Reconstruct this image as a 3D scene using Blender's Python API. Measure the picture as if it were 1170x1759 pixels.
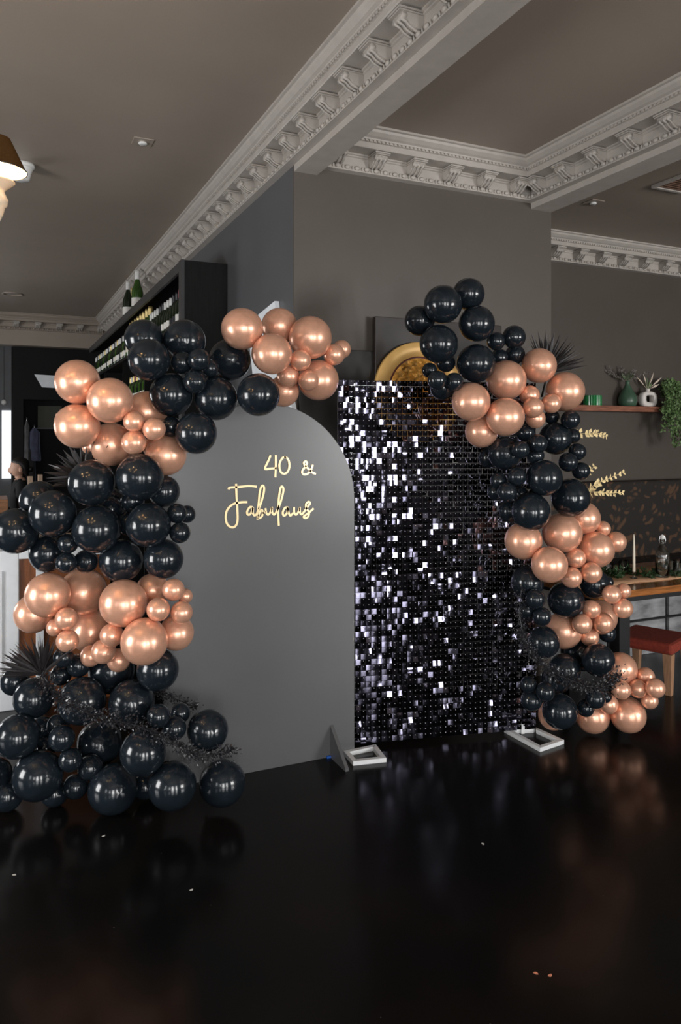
import bpy, math, random
from mathutils import Vector, Matrix, Quaternion
random.seed(7)
for o in list(bpy.data.objects):
    bpy.data.objects.remove(o, do_unlink=True)
scene = bpy.context.scene
COL = scene.collection

# ------------------------------------------------------------------ camera
F, CX, HY, CAMZ = 1294.0, 585.0, 755.0, 1.65       # focal length (px of 1170x1759), horizon row
A = math.radians(24.7)
SA, CA = math.sin(A), math.cos(A)
cd = bpy.data.cameras.new('camera'); cam = bpy.data.objects.new('camera', cd); COL.objects.link(cam)
cam.location = (0, 0, CAMZ); cam.rotation_euler = (math.pi/2, 0, -A)
cd.sensor_fit = 'AUTO'; cd.sensor_width = 36; cd.lens = F/1759*36
cd.shift_y = -(879.5-HY)/1759; cd.clip_start = 0.05; cd.clip_end = 200
scene.camera = cam
scene.view_settings.view_transform = 'Standard'; scene.view_settings.look = 'None'
scene.view_settings.gamma = 1; scene.view_settings.use_curve_mapping = False
scene.view_settings.exposure = 1.1

# ------------------------------------------------------------------ sky beyond the windows, daylight in the window openings
w = bpy.data.worlds.new('overcast_sky'); scene.world = w; w.use_nodes = True
w.node_tree.nodes['Background'].inputs[0].default_value = (0.75, 0.85, 1.0, 1)
w.node_tree.nodes['Background'].inputs[1].default_value = 1.0

H = 3.517                     # ceiling
BACK, LEFT, RIGHT, FARY = -4.0, -3.2, 7.6, 12.45
X1, Y2, Y3 = 1.627, 4.2, 5.5  # long wall, wall behind the panels, wall behind the bench
BX2 = 1.777                   # other side of first beam
CX1, CX2 = 3.387, 3.565       # second beam
ZB = 3.25                     # beam underside
# windows: (x0, x1, z0, z1, radiance)
BACKWIN = [(-2.9,-2.3,0.9,2.5,7), (-1.15,0.05,0.15,2.5,9), (1.4,1.95,0.15,2.5,15), (5.0,5.6,0.7,2.5,24), (6.0,6.5,0.7,2.5,24), (6.8,7.3,0.7,2.5,24)]
LEFTWIN = [(-1.6,-0.5,0.9,2.5,2.5), (2.3,3.7,0.4,2.3,8), (8.0,10.0,0.7,2.3,4.5)]  # last entry: unseen window added to brighten the far ceiling
def area_light(name, loc, rot, sx, sz, rad, col=(1.0,0.985,0.965)):
    l = bpy.data.lights.new(name, 'AREA'); l.shape = 'RECTANGLE'; l.size = sx; l.size_y = sz
    l.energy = rad*math.pi*sx*sz; l.color = col
    o = bpy.data.objects.new(name, l); COL.objects.link(o); o.location = loc; o.rotation_euler = rot
    return o
for (a, b, c, d, r) in BACKWIN:
    area_light('window_daylight', ((a+b)/2, BACK-0.10, (c+d)/2), (math.pi/2, 0, 0), b-a, d-c, r).rotation_euler = (math.radians(90), 0, math.radians(0))
for (a, b, c, d, r) in LEFTWIN:
    area_light('window_daylight', (LEFT-0.10, (a+b)/2, (c+d)/2), (math.radians(90), 0, math.radians(-90)), b-a, d-c, r)
for o in COL.objects:
    if o.type == 'LIGHT':     # face into the room
        tgt = Vector((1, 0, 0)) if abs(o.location.x-LEFT+0.1) < 1e-3 else Vector((0, 1, 0))
        o.rotation_euler = tgt.to_track_quat('-Z', 'Y').to_euler()

# ------------------------------------------------------------------ pixel helpers
def ray(px, py):
    xc = (px-CX)/F; zc = (HY-py)/F
    return Vector((CA*xc+SA, -SA*xc+CA, zc))           # per unit depth
def P(px, py, Z): return Vector((0, 0, CAMZ)) + ray(px, py)*Z
def onY(px, py, Y): r = ray(px, py); return Vector((0, 0, CAMZ)) + r*(Y/r.y)
def onX(px, py, X): r = ray(px, py); return Vector((0, 0, CAMZ)) + r*(X/r.x)
def onZ(px, py, z): r = ray(px, py); return Vector((0, 0, CAMZ)) + r*((z-CAMZ)/r.z)
RIGHTV = Vector((CA, -SA, 0)); FWD = Vector((SA, CA, 0)); UP = Vector((0, 0, 1))

# ------------------------------------------------------------------ materials
MATS = {}
def mat(name, col, rough=0.5, metal=0.0, noise=0, nscale=8, bump=0, bscale=60, emit=None, estr=0, coat=0, spec=0.5, trans=0, alpha=1, ior=1.45, sheen=0, subsurf=0, stretch=None):
    m = bpy.data.materials.new(name); m.use_nodes = True
    nt = m.node_tree; b = nt.nodes['Principled BSDF']
    b.inputs['Base Color'].default_value = (*col, 1); b.inputs['Roughness'].default_value = rough
    b.inputs['Metallic'].default_value = metal; b.inputs['Specular IOR Level'].default_value = spec
    b.inputs['Coat Weight'].default_value = coat; b.inputs['Coat Roughness'].default_value = 0.08
    b.inputs['Transmission Weight'].default_value = trans; b.inputs['IOR'].default_value = ior; b.inputs['Alpha'].default_value = alpha
    b.inputs['Sheen Weight'].default_value = sheen
    if emit: b.inputs['Emission Color'].default_value = (*emit, 1); b.inputs['Emission Strength'].default_value = estr
    tc = nt.nodes.new('ShaderNodeTexCoord'); vec = tc.outputs['Object']
    if stretch:
        mp = nt.nodes.new('ShaderNodeMapping'); mp.inputs['Scale'].default_value = stretch
        nt.links.new(vec, mp.inputs[0]); vec = mp.outputs[0]
    if noise:
        n = nt.nodes.new('ShaderNodeTexNoise'); n.inputs['Scale'].default_value = nscale; n.inputs['Detail'].default_value = 4
        r = nt.nodes.new('ShaderNodeValToRGB')
        r.color_ramp.elements[0].position = 0.3; r.color_ramp.elements[1].position = 0.7
        r.color_ramp.elements[0].color = (*[max(0, c*(1-noise)) for c in col], 1)
        r.color_ramp.elements[1].color = (*[min(1, c*(1+noise)) for c in col], 1)
        nt.links.new(vec, n.inputs['Vector']); nt.links.new(n.outputs['Fac'], r.inputs['Fac']); nt.links.new(r.outputs['Color'], b.inputs['Base Color'])
    if bump:
        n2 = nt.nodes.new('ShaderNodeTexNoise'); n2.inputs['Scale'].default_value = bscale; n2.inputs['Detail'].default_value = 3
        bp = nt.nodes.new('ShaderNodeBump'); bp.inputs['Strength'].default_value = bump; bp.inputs['Distance'].default_value = 0.01
        nt.links.new(vec, n2.inputs['Vector']); nt.links.new(n2.outputs['Fac'], bp.inputs['Height']); nt.links.new(bp.outputs['Normal'], b.inputs['Normal'])
    MATS[name] = m
    return m
mat('wall_paint', (0.086,0.072,0.061), 0.42, noise=0.06, nscale=2, bump=0.04, bscale=220)
mat('long_wall_paint', (0.088,0.090,0.096), 0.42, noise=0.06, nscale=2, bump=0.04, bscale=220)
mat('ceiling_paint', (0.315,0.265,0.22), 0.45, noise=0.05, nscale=1.5, bump=0.03, bscale=150)
mat('plaster', (0.43,0.395,0.36), 0.5, noise=0.06, nscale=12, bump=0.05, bscale=90)
mat('dark_wall', (0.009,0.0085,0.0085), 0.6, noise=0.1, nscale=3, spec=0.2)
mat('far_grey', (0.14,0.14,0.14), 0.5, noise=0.1, nscale=3)
mat('back_wall', (0.20,0.19,0.18), 0.6, noise=0.1, nscale=3)
mat('black_latex', (0.009,0.0135,0.0185), 0.16, noise=0.15, nscale=3, spec=0.6)
mat('rose_pearl', (0.80,0.43,0.29), 0.31, metal=0.5, noise=0.06, nscale=5, coat=0.25)
mat('arch_paint', (0.098,0.100,0.104), 0.30, noise=0.04, nscale=3, bump=0.01, bscale=200)
mat('gold_acrylic', (0.95,0.74,0.42), 0.3, metal=0.35)
mat('sequin_black', (0.10,0.097,0.135), 0.05, metal=1.0)
mat('clear_pin', (0.55,0.55,0.58), 0.2, spec=0.7)
mat('white_metal', (0.72,0.74,0.75), 0.35, noise=0.05, nscale=30)
mat('aluminium', (0.75,0.75,0.77), 0.3, metal=0.9)
mat('black_wood', (0.006,0.0055,0.0055), 0.55, spec=0.25, noise=0.4, nscale=10, stretch=(6,6,0.6))
mat('case_front', (0.045,0.045,0.047), 0.4, noise=0.2, nscale=8)
mat('black_metal', (0.012,0.012,0.013), 0.4, noise=0.1, nscale=9)
mat('palm_black', (0.022,0.019,0.020), 0.45, noise=0.3, nscale=25)
mat('leaf_black', (0.022,0.022,0.026), 0.3, noise=0.3, nscale=60)
mat('leaf_gold', (0.85,0.66,0.34), 0.55, noise=0.2, nscale=60)
mat('bottle_dark', (0.010,0.018,0.008), 0.08, noise=0.2, nscale=5)
mat('bottle_green', (0.035,0.085,0.012), 0.1, noise=0.2, nscale=5)
mat('paper_label', (0.72,0.70,0.66), 0.6, noise=0.08, nscale=40)
mat('foil_white', (0.72,0.72,0.70), 0.35, noise=0.08, nscale=40)
mat('foil_gold', (0.62,0.48,0.2), 0.35, metal=0.5, noise=0.1, nscale=40)
mat('foil_red', (0.28,0.05,0.06), 0.4, noise=0.1, nscale=40)
mat('foil_black', (0.02,0.02,0.025), 0.35, noise=0.1, nscale=40)
mat('shelf_wood', (0.26,0.105,0.065), 0.4, noise=0.35, nscale=9, stretch=(1,8,8))
mat('table_wood', (0.28,0.105,0.03), 0.16, noise=0.35, nscale=9, stretch=(1,10,10), coat=0.5)
mat('leg_wood', (0.36,0.20,0.115), 0.5, noise=0.2, nscale=14, stretch=(8,8,1))
mat('counter_wood', (0.45,0.2,0.08), 0.4, noise=0.25, nscale=8, stretch=(1,6,6))
mat('panel_wood', (0.20,0.065,0.02), 0.45, noise=0.3, nscale=8, stretch=(8,8,1))
mat('white_paint', (0.80,0.84,0.88), 0.45, noise=0.08, nscale=7)
mat('red_fabric', (0.22,0.03,0.015), 0.85, noise=0.2, nscale=40, bump=0.2, bscale=300)
mat('concrete_panel', (0.27,0.27,0.28), 0.5, noise=0.55, nscale=5, stretch=(1,1,2.5))
mat('green_glaze', (0.055,0.11,0.07), 0.35, noise=0.15, nscale=10)
mat('green_glass', (0.02,0.20,0.06), 0.12, noise=0.2, nscale=20, coat=0.4)
mat('white_ceramic', (0.74,0.70,0.66), 0.45, noise=0.04, nscale=15)
mat('dry_stem', (0.19,0.17,0.15), 0.8, noise=0.3, nscale=40)
mat('sage_leaf', (0.12,0.16,0.09), 0.7, noise=0.3, nscale=40)
mat('cream_leaf', (0.62,0.52,0.42), 0.6, noise=0.15, nscale=40)
mat('ivy_leaf', (0.13,0.21,0.08), 0.5, noise=0.5, nscale=18)
mat('garland_green', (0.02,0.05,0.015), 0.5, noise=0.4, nscale=30)
mat('runner_cloth', (0.52,0.30,0.17), 0.85, noise=0.12, nscale=30, bump=0.1, bscale=300)
mat('candle_wax', (0.74,0.68,0.56), 0.5, noise=0.03, nscale=20)
mat('clear_glass', (0.9,0.95,0.95), 0.03, trans=1.0, ior=1.45)
mat('crystal', (0.85,0.74,0.58), 0.15, trans=0.35, ior=1.45)
mat('lining_cream', (0.85,0.78,0.62), 0.7, noise=0.03, nscale=40)
mat('gold_disc', (0.95,0.56,0.19), 0.4, metal=0.12, noise=0.12, nscale=6)
mat('gold_leaf', (0.62,0.29,0.055), 0.3, metal=0.3, noise=0.7, nscale=28, bump=0.9, bscale=45)
mat('oxblood', (0.10,0.012,0.008), 0.4, noise=0.2, nscale=20)
mat('painting_dark', (0.016,0.010,0.008), 0.35, noise=0.8, nscale=5)
mat('dado_dark', (0.020,0.019,0.018), 0.35, noise=0.3, nscale=4)
mat('skin', (0.50,0.30,0.22), 0.55, noise=0.06, nscale=30)
mat('hair_black', (0.008,0.007,0.007), 0.5, noise=0.3, nscale=60)
mat('black_cloth', (0.010,0.010,0.011), 0.85, noise=0.2, nscale=30)
mat('denim', (0.05,0.07,0.10), 0.85, noise=0.2, nscale=30)
mat('coat_blue', (0.045,0.05,0.085), 0.8, noise=0.3, nscale=10)
mat('coat_grey', (0.09,0.09,0.095), 0.7, noise=0.3, nscale=10)
mat('olive_board', (0.10,0.095,0.065), 0.6, noise=0.1, nscale=5)
mat('light_wood', (0.60,0.43,0.30), 0.5, noise=0.15, nscale=12, stretch=(8,8,1))
mat('plastic_white', (0.72,0.72,0.70), 0.4, noise=0.03, nscale=20)
mat('grille', (0.16,0.09,0.06), 0.6, noise=0.3, nscale=60)
mat('blue_tape', (0.02,0.11,0.45), 0.5, noise=0.1, nscale=30)
mat('scrap_rose', (0.65,0.25,0.15), 0.5, noise=0.1, nscale=90)
mat('scrap_pale', (0.5,0.48,0.45), 0.5, noise=0.1, nscale=90)
mat('bulb_glow', (1,0.85,0.6), 0.4, emit=(1.0,0.70,0.38), estr=22)
mat('frosted_daylight', (0.8,0.85,0.9), 0.4, emit=(0.85,0.92,1.0), estr=0.55, noise=0.2, nscale=9)
def floor_mat():
    m = bpy.data.materials.new('black_floor'); m.use_nodes = True; nt = m.node_tree; b = nt.nodes['Principled BSDF']
    tc = nt.nodes.new('ShaderNodeTexCoord')
    n = nt.nodes.new('ShaderNodeTexNoise'); n.inputs['Scale'].default_value = 1.3; n.inputs['Detail'].default_value = 5
    r = nt.nodes.new('ShaderNodeValToRGB'); r.color_ramp.elements[0].position = 0.42; r.color_ramp.elements[1].position = 0.75
    r.color_ramp.elements[0].color = (0.0035,0.0035,0.0035,1); r.color_ramp.elements[1].color = (0.009,0.0062,0.005,1)
    nt.links.new(tc.outputs['Object'], n.inputs['Vector']); nt.links.new(n.outputs['Fac'], r.inputs['Fac'])
    v = nt.nodes.new('ShaderNodeTexVoronoi'); v.inputs['Scale'].default_value = 9
    r2 = nt.nodes.new('ShaderNodeValToRGB'); r2.color_ramp.elements[0].position = 0.010; r2.color_ramp.elements[0].color = (1,1,1,1)
    r2.color_ramp.elements[1].position = 0.022; r2.color_ramp.elements[1].color = (0,0,0,1)
    nt.links.new(tc.outputs['Object'], v.inputs['Vector']); nt.links.new(v.outputs['Distance'], r2.inputs['Fac'])
    mx = nt.nodes.new('ShaderNodeMixRGB'); mx.inputs[2].default_value = (0.10,0.095,0.09,1)
    nt.links.new(r2.outputs['Color'], mx.inputs[0]); nt.links.new(r.outputs['Color'], mx.inputs[1]); nt.links.new(mx.outputs[0], b.inputs['Base Color'])
    n3 = nt.nodes.new('ShaderNodeTexNoise'); n3.inputs['Scale'].default_value = 3.0; n3.inputs['Detail'].default_value = 6
    mr = nt.nodes.new('ShaderNodeMapRange'); mr.inputs['To Min'].default_value = 0.14; mr.inputs['To Max'].default_value = 0.26
    nt.links.new(tc.outputs['Object'], n3.inputs['Vector']); nt.links.new(n3.outputs['Fac'], mr.inputs['Value']); nt.links.new(mr.outputs[0], b.inputs['Roughness'])
    bn = nt.nodes.new('ShaderNodeTexNoise'); bn.inputs['Scale'].default_value = 5; bp = nt.nodes.new('ShaderNodeBump'); bp.inputs['Strength'].default_value = 0.06; bp.inputs['Distance'].default_value = 0.02
    nt.links.new(tc.outputs['Object'], bn.inputs['Vector']); nt.links.new(bn.outputs['Fac'], bp.inputs['Height']); nt.links.new(bp.outputs[0], b.inputs['Normal'])
    b.inputs['Specular IOR Level'].default_value = 0.18
    MATS['black_floor'] = m
floor_mat()
def leaf_pattern():
    m = bpy.data.materials.new('leaf_print'); m.use_nodes = True; nt = m.node_tree; b = nt.nodes['Principled BSDF']
    tc = nt.nodes.new('ShaderNodeTexCoord')
    n = nt.nodes.new('ShaderNodeTexNoise'); n.inputs['Scale'].default_value = 5; n.inputs['Detail'].default_value = 1
    mp = nt.nodes.new('ShaderNodeMixRGB'); mp.blend_type = 'ADD'; mp.inputs[0].default_value = 0.35
    nt.links.new(tc.outputs['Object'], n.inputs['Vector']); nt.links.new(tc.outputs['Object'], mp.inputs[1]); nt.links.new(n.outputs['Color'], mp.inputs[2])
    v = nt.nodes.new('ShaderNodeTexVoronoi'); v.inputs['Scale'].default_value = 11; v.feature = 'SMOOTH_F1'; v.inputs['Smoothness'].default_value = 0.2
    nt.links.new(mp.outputs[0], v.inputs['Vector'])
    r = nt.nodes.new('ShaderNodeValToRGB'); r.color_ramp.elements[0].position = 0.25; r.color_ramp.elements[1].position = 0.42
    r.color_ramp.elements[0].color = (0.085,0.042,0.020,1); r.color_ramp.elements[1].color = (0.013,0.010,0.008,1)
    nt.links.new(v.outputs['Distance'], r.inputs['Fac']); nt.links.new(r.outputs['Color'], b.inputs['Base Color'])
    b.inputs['Roughness'].default_value = 0.75
    MATS['leaf_print'] = m
leaf_pattern()
def shade_mat():
    m = bpy.data.materials.new('shade_fabric'); m.use_nodes = True; nt = m.node_tree
    for n in list(nt.nodes): nt.nodes.remove(n)
    out = nt.nodes.new('ShaderNodeOutputMaterial'); d = nt.nodes.new('ShaderNodeBsdfDiffuse'); t = nt.nodes.new('ShaderNodeBsdfTranslucent'); mx = nt.nodes.new('ShaderNodeMixShader')
    tc = nt.nodes.new('ShaderNodeTexCoord'); n = nt.nodes.new('ShaderNodeTexNoise'); n.inputs['Scale'].default_value = 120
    r = nt.nodes.new('ShaderNodeValToRGB'); r.color_ramp.elements[0].color = (0.075,0.036,0.013,1); r.color_ramp.elements[1].color = (0.12,0.06,0.022,1)
    nt.links.new(tc.outputs['Object'], n.inputs['Vector']); nt.links.new(n.outputs['Fac'], r.inputs['Fac'])
    nt.links.new(r.outputs[0], d.inputs[0]); nt.links.new(r.outputs[0], t.inputs[0]); mx.inputs[0].default_value = 0.32
    nt.links.new(d.outputs[0], mx.inputs[1]); nt.links.new(t.outputs[0], mx.inputs[2]); nt.links.new(mx.outputs[0], out.inputs[0])
    MATS['shade_fabric'] = m
shade_mat()

# ------------------------------------------------------------------ mesh builder
def frame_from(z, hint=None):
    z = Vector(z).normalized(); h = Vector(hint) if hint else (Vector((0, 0, 1)) if abs(z.z) < 0.9 else Vector((1, 0, 0)))
    x = h.cross(z).normalized(); y = z.cross(x)
    return x, y, z
class MB:
    def __init__(s): s.v = []; s.f = []; s.mi = []; s.sm = []
    def add(s, vs, fs, mi=0, smooth=False, M=None):
        o = len(s.v)
        for p in vs: s.v.append(tuple(M @ Vector(p)) if M is not None else tuple(p))
        for f in fs: s.f.append([i+o for i in f]); s.mi.append(mi); s.sm.append(smooth)
        return s
    def box(s, a, b, mi=0, M=None, bev=0):
        (x0, y0, z0), (x1, y1, z1) = a, b
        vs = [(x0,y0,z0),(x1,y0,z0),(x1,y1,z0),(x0,y1,z0),(x0,y0,z1),(x1,y0,z1),(x1,y1,z1),(x0,y1,z1)]
        return s.add(vs, [(0,3,2,1),(4,5,6,7),(0,1,5,4),(1,2,6,5),(2,3,7,6),(3,0,4,7)], mi, False, M)
    def prism(s, pts, d, mi=0, M=None):        # polygon pts (3d) extruded by vector d
        n = len(pts); d = Vector(d)
        vs = [Vector(p) for p in pts]+[Vector(p)+d for p in pts]
        fs = [list(range(n))[::-1], list(range(n, 2*n))]+[(i, (i+1) % n, n+(i+1) % n, n+i) for i in range(n)]
        return s.add(vs, fs, mi, False, M)
    def lathe(s, prof, seg=20, mi=0, M=None, smooth=True, cap=True):   # prof [(r,z)]
        vs = []; fs = []
        for (r, z) in prof:
            for k in range(seg):
                t = 2*math.pi*k/seg; vs.append((r*math.cos(t), r*math.sin(t), z))
        for i in range(len(prof)-1):
            for k in range(seg):
                fs.append((i*seg+k, i*seg+(k+1) % seg, (i+1)*seg+(k+1) % seg, (i+1)*seg+k))
        if cap:
            if prof[0][0] > 1e-6: fs.append(list(range(seg))[::-1])
            if prof[-1][0] > 1e-6: fs.append(list(range((len(prof)-1)*seg, len(prof)*seg)))
        return s.add(vs, fs, mi, smooth, M)
    def tube(s, pts, r, seg=8, mi=0, M=None, smooth=True):
        pts = [Vector(p) for p in pts]; n = len(pts); rs = r if isinstance(r, (list, tuple)) else [r]*n
        vs = []; fs = []; px = None
        for i, p in enumerate(pts):
            t = (pts[min(i+1, n-1)]-pts[max(i-1, 0)]).normalized()
            if px is None: x, y, _ = frame_from(t)
            else:
                x = (px-t*px.dot(t)).normalized(); y = t.cross(x)
            px = x
            for k in range(seg):
                a = 2*math.pi*k/seg; vs.append(p+(x*math.cos(a)+y*math.sin(a))*rs[i])
        for i in range(n-1):
            for k in range(seg): fs.append((i*seg+k, i*seg+(k+1) % seg, (i+1)*seg+(k+1) % seg, (i+1)*seg+k))
        fs.append(list(range(seg))[::-1]); fs.append(list(range((n-1)*seg, n*seg)))
        return s.add(vs, fs, mi, smooth, M)
    def ball(s, c, r, seg=10, rings=6, mi=0, M=None):
        rx, ry, rz = r if isinstance(r, (tuple, list)) else (r, r, r)
        prof = [(math.sin(math.pi*i/rings), -math.cos(math.pi*i/rings)) for i in range(rings+1)]
        MM = Matrix.Translation(Vector(c)) @ Matrix.Diagonal((rx, ry, rz, 1))
        if M is not None: MM = M @ MM
        return s.lathe(prof, seg, mi, MM, True, False)
    def leaf(s, base, d, n, L, W, mi=0, fold=0.15):
        d = Vector(d).normalized(); n = Vector(n); side = d.cross(n)
        if side.length < 1e-4: side = d.orthogonal()
        side.normalize(); up = side.cross(d)
        b = Vector(base)
        vs = [b, b+d*L*0.5+side*W*0.5+up*W*fold, b+d*L, b+d*L*0.5-side*W*0.5+up*W*fold, b+d*L*0.5]
        return s.add(vs, [(0,1,4),(1,2,4),(2,3,4),(3,0,4)], mi)
    def mesh(s, name, mats):
        me = bpy.data.meshes.new(name); me.from_pydata(s.v, [], s.f)
        for m in ([mats] if isinstance(mats, str) else mats): me.materials.append(MATS[m])
        me.polygons.foreach_set('material_index', s.mi); me.polygons.foreach_set('use_smooth', s.sm)
        me.update()
        return me
    def build(s, name, mats, parent=None, M=None, bevel=0):
        o = bpy.data.objects.new(name, s.mesh(name, mats)); COL.objects.link(o)
        if parent: o.parent = parent
        if M is not None: o.matrix_local = M
        if bevel:
            bm = o.modifiers.new('bevel', 'BEVEL'); bm.width = bevel; bm.segments = 2; bm.limit_method = 'ANGLE'
        return o
def tag(o, label=None, cat=None, group=None, kind=None):
    if label: o['label'] = label
    if cat: o['category'] = cat
    if group: o['group'] = group
    if kind: o['kind'] = kind
    return o
def empty(name, loc=(0,0,0), M=None):
    o = bpy.data.objects.new(name, None); COL.objects.link(o); o.empty_display_size = 0.05
    if M is not None: o.matrix_world = M
    else: o.location = loc
    return o
def inst(name, me, M, parent=None):
    o = bpy.data.objects.new(name, me); COL.objects.link(o); o.parent = parent; o.matrix_local = M
    return o
def struct(name, mb, m, bevel=0, **k):
    return tag(mb.build(name, m, bevel=bevel), kind='structure', **k)
def basis(o, x, y, z):
    return Matrix(((x[0],y[0],z[0],o[0]),(x[1],y[1],z[1],o[1]),(x[2],y[2],z[2],o[2]),(0,0,0,1)))
def smooth_path(pts, n=6):
    P_ = [Vector(p) for p in pts]; out = []
    for i in range(len(P_)-1):
        a = P_[max(i-1,0)]; b = P_[i]; c = P_[i+1]; d = P_[min(i+2, len(P_)-1)]
        for k in range(n):
            t = k/n
            out.append(0.5*((2*b)+(c-a)*t+(2*a-5*b+4*c-d)*t*t+(3*b-a-3*c+d)*t**3))
    out.append(P_[-1])
    return out
# ------------------------------------------------------------------ room shell
struct('floor', MB().box((LEFT-0.2, BACK-0.2, -0.1), (RIGHT+0.2, 15.0, 0)), 'black_floor', label='glossy black floor of the room')
struct('ceiling', MB().box((LEFT-0.2, BACK-0.2, H), (RIGHT+0.2, 15.0, H+0.12)), 'ceiling_paint', label='warm grey painted ceiling')
def wall_with_holes(name, m, axis, c0, c1, u0, u1, z0, z1, holes):
    mb = MB()
    def seg(a, b, za, zb):
        if b-a < 1e-4 or zb-za < 1e-4: return
        if axis == 'x': mb.box((a, c0, za), (b, c1, zb))
        else: mb.box((c0, a, za), (c1, b, zb))
    cur = u0
    for (a, b, c, d, *_) in sorted(holes):
        seg(cur, a, z0, z1); seg(a, b, z0, c); seg(a, b, d, z1); cur = b
    seg(cur, u1, z0, z1)
    return struct(name, mb, m)
wall_with_holes('wall_back', 'back_wall', 'x', BACK-0.2, BACK, LEFT-0.2, RIGHT+0.2, 0, H, BACKWIN)
wall_with_holes('wall_left', 'back_wall', 'y', LEFT-0.2, LEFT, BACK, 15, 0, H, LEFTWIN)
struct('wall_right', MB().box((RIGHT, BACK, 0), (RIGHT+0.2, Y3+0.2, H)), 'wall_paint')
wn = 0
for (a, b, c, d, r) in BACKWIN:
    wn += 1; fr = MB(); y = BACK-0.03
    for bx in [(a, a+0.05, c, d), (b-0.05, b, c, d), (a+0.05, b-0.05, c, c+0.05), (a+0.05, b-0.05, d-0.05, d), (a+0.05, b-0.05, d-0.52, d-0.48)] + ([((a+b)/2-0.03, (a+b)/2+0.03, c+0.05, d-0.52)] if b-a > 1 else []):
        fr.box((bx[0], y-0.05, bx[2]), (bx[1], y+0.03, bx[3]))
    o = struct('window_%d' % wn, fr, 'black_wood')
for (a, b, c, d, r) in LEFTWIN:
    wn += 1; fr = MB(); x = LEFT-0.03
    for bx in [(a, a+0.05, c, d), (b-0.05, b, c, d), (a+0.05, b-0.05, c, c+0.05), (a+0.05, b-0.05, d-0.05, d), ((a+b)/2-0.03, (a+b)/2+0.03, c+0.05, d-0.05)]:
        fr.box((x-0.05, bx[0], bx[2]), (x+0.03, bx[1], bx[3]))
    struct('window_%d' % wn, fr, 'black_wood')
# long wall with the bottle case, wall block behind the panels, wall behind the bench
struct('wall_long', MB().box((X1, Y2+0.02, 0), (BX2, FARY+0.2, H)), 'long_wall_paint', label='blue grey painted wall running back behind the bottle case')
struct('wall_middle', MB().box((X1, Y2, 0), (CX2, Y2+0.02, H)).box((CX2-0.15, Y2+0.02, 0), (CX2, Y3+0.1, H)), 'wall_paint', label='brown grey painted wall behind the sequin panel')
struct('wall_bench', MB().box((CX2-0.15, Y3, 0), (RIGHT, Y3+0.2, H)), 'wall_paint', label='brown grey wall above the patterned bench')
struct('trim_1', MB().box((X1, BACK, ZB), (BX2, Y2, H)), 'plaster', label='pale ceiling beam above the arch board')
struct('trim_2', MB().box((CX1, BACK, ZB), (CX2, Y2, H)), 'plaster', label='shaded ceiling beam meeting the wall behind the balloons')
# far end: header, dark wall with hatch, hall beyond
pl = onY(22, 640, FARY).x; ho0 = onY(40, 700, FARY).x; ho1 = onY(150, 700, FARY).x
hz1 = onY(60, 686, FARY).z; hz0 = onY(60, 880, FARY).z
ZF = onY(120, 597, FARY-0.2).z
struct('trim_3', MB().box((LEFT, FARY-0.2, ZF), (X1, FARY+0.05, H)), 'ceiling_paint', label='grey header across the far end of the room')
mb = MB().box((pl, FARY, 0), (ho0, FARY+0.2, ZF)).box((ho1, FARY, 0), (X1, FARY+0.2, ZF)).box((ho0, FARY, hz1), (ho1, FARY+0.2, ZF)).box((ho0, FARY, 0), (ho1, FARY+0.2, hz0))
struct('wall_far', mb, 'dark_wall', label='near black wall with a hatch at the far end')
struct('wall_hall', MB().box((LEFT, 14.6, 0), (pl+2.2, 14.8, H)), 'far_grey')
struct('wall_hatch', MB().box((pl+0.05, 13.4, 0), (X1, 13.5, H)).box((pl, FARY+0.2, 0), (pl+0.05, 13.5, H)), 'dark_wall')

# ------------------------------------------------------------------ cornices
CP = 0.222   # projection
PROF = [(0.0,0.0),(CP,0.0),(CP,-0.012),(0.208,-0.016),(0.204,-0.030),(0.185,-0.048),(0.170,-0.056),(0.168,-0.064),(0.158,-0.066),(0.158,-0.074),(0.150,-0.078),(0.150,-0.104),(0.146,-0.110),
        (0.045,-0.112),(0.045,-0.120),(0.036,-0.124),(0.036,-0.132),(0.028,-0.136),(0.028,-0.190),(0.040,-0.194),(0.040,-0.214),(0.050,-0.218),(0.050,-0.226),(0.0,-0.228)]
def bracket_mesh():
    mb = MB(); hw = 0.041
    side = [(0.026,-0.112),(0.138,-0.112),(0.138,-0.128),(0.128,-0.130),(0.129,-0.142),(0.121,-0.156),(0.107,-0.160),(0.096,-0.164),(0.086,-0.176),(0.066,-0.187),(0.044,-0.190),(0.026,-0.188)]
    mb.prism([(-hw, d, z) for d, z in side], (2*hw, 0, 0))
    for dz, e, t in ((-0.118, 0.010, 0.008), (-0.128, 0.006, 0.006)):
        mb.box((-hw-e, 0.026, dz-t), (hw+e, 0.138+e, dz))
    for u in (-0.026, 0.0, 0.026):       # carved ribs over the scroll
        mb.tube([(u, 0.128, -0.138), (u, 0.124, -0.157), (u, 0.104, -0.165), (u, 0.086, -0.181), (u, 0.060, -0.193), (u, 0.036, -0.194)], [0.005,0.008,0.006,0.006,0.006,0.004], 6)
    mb.tube([(-hw-0.002, 0.118, -0.148), (hw+0.002, 0.118, -0.148)], 0.013, 8)
    return mb.mesh('bracket', 'plaster')
BRK = bracket_mesh()
EGG = MB().ball((0, 0, 0), (0.019, 0.012, 0.014), 8, 5).mesh('egg', 'plaster')
TNG = MB().ball((0, 0, 0), (0.005, 0.009, 0.014), 6, 4).mesh('dart', 'plaster')
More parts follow.
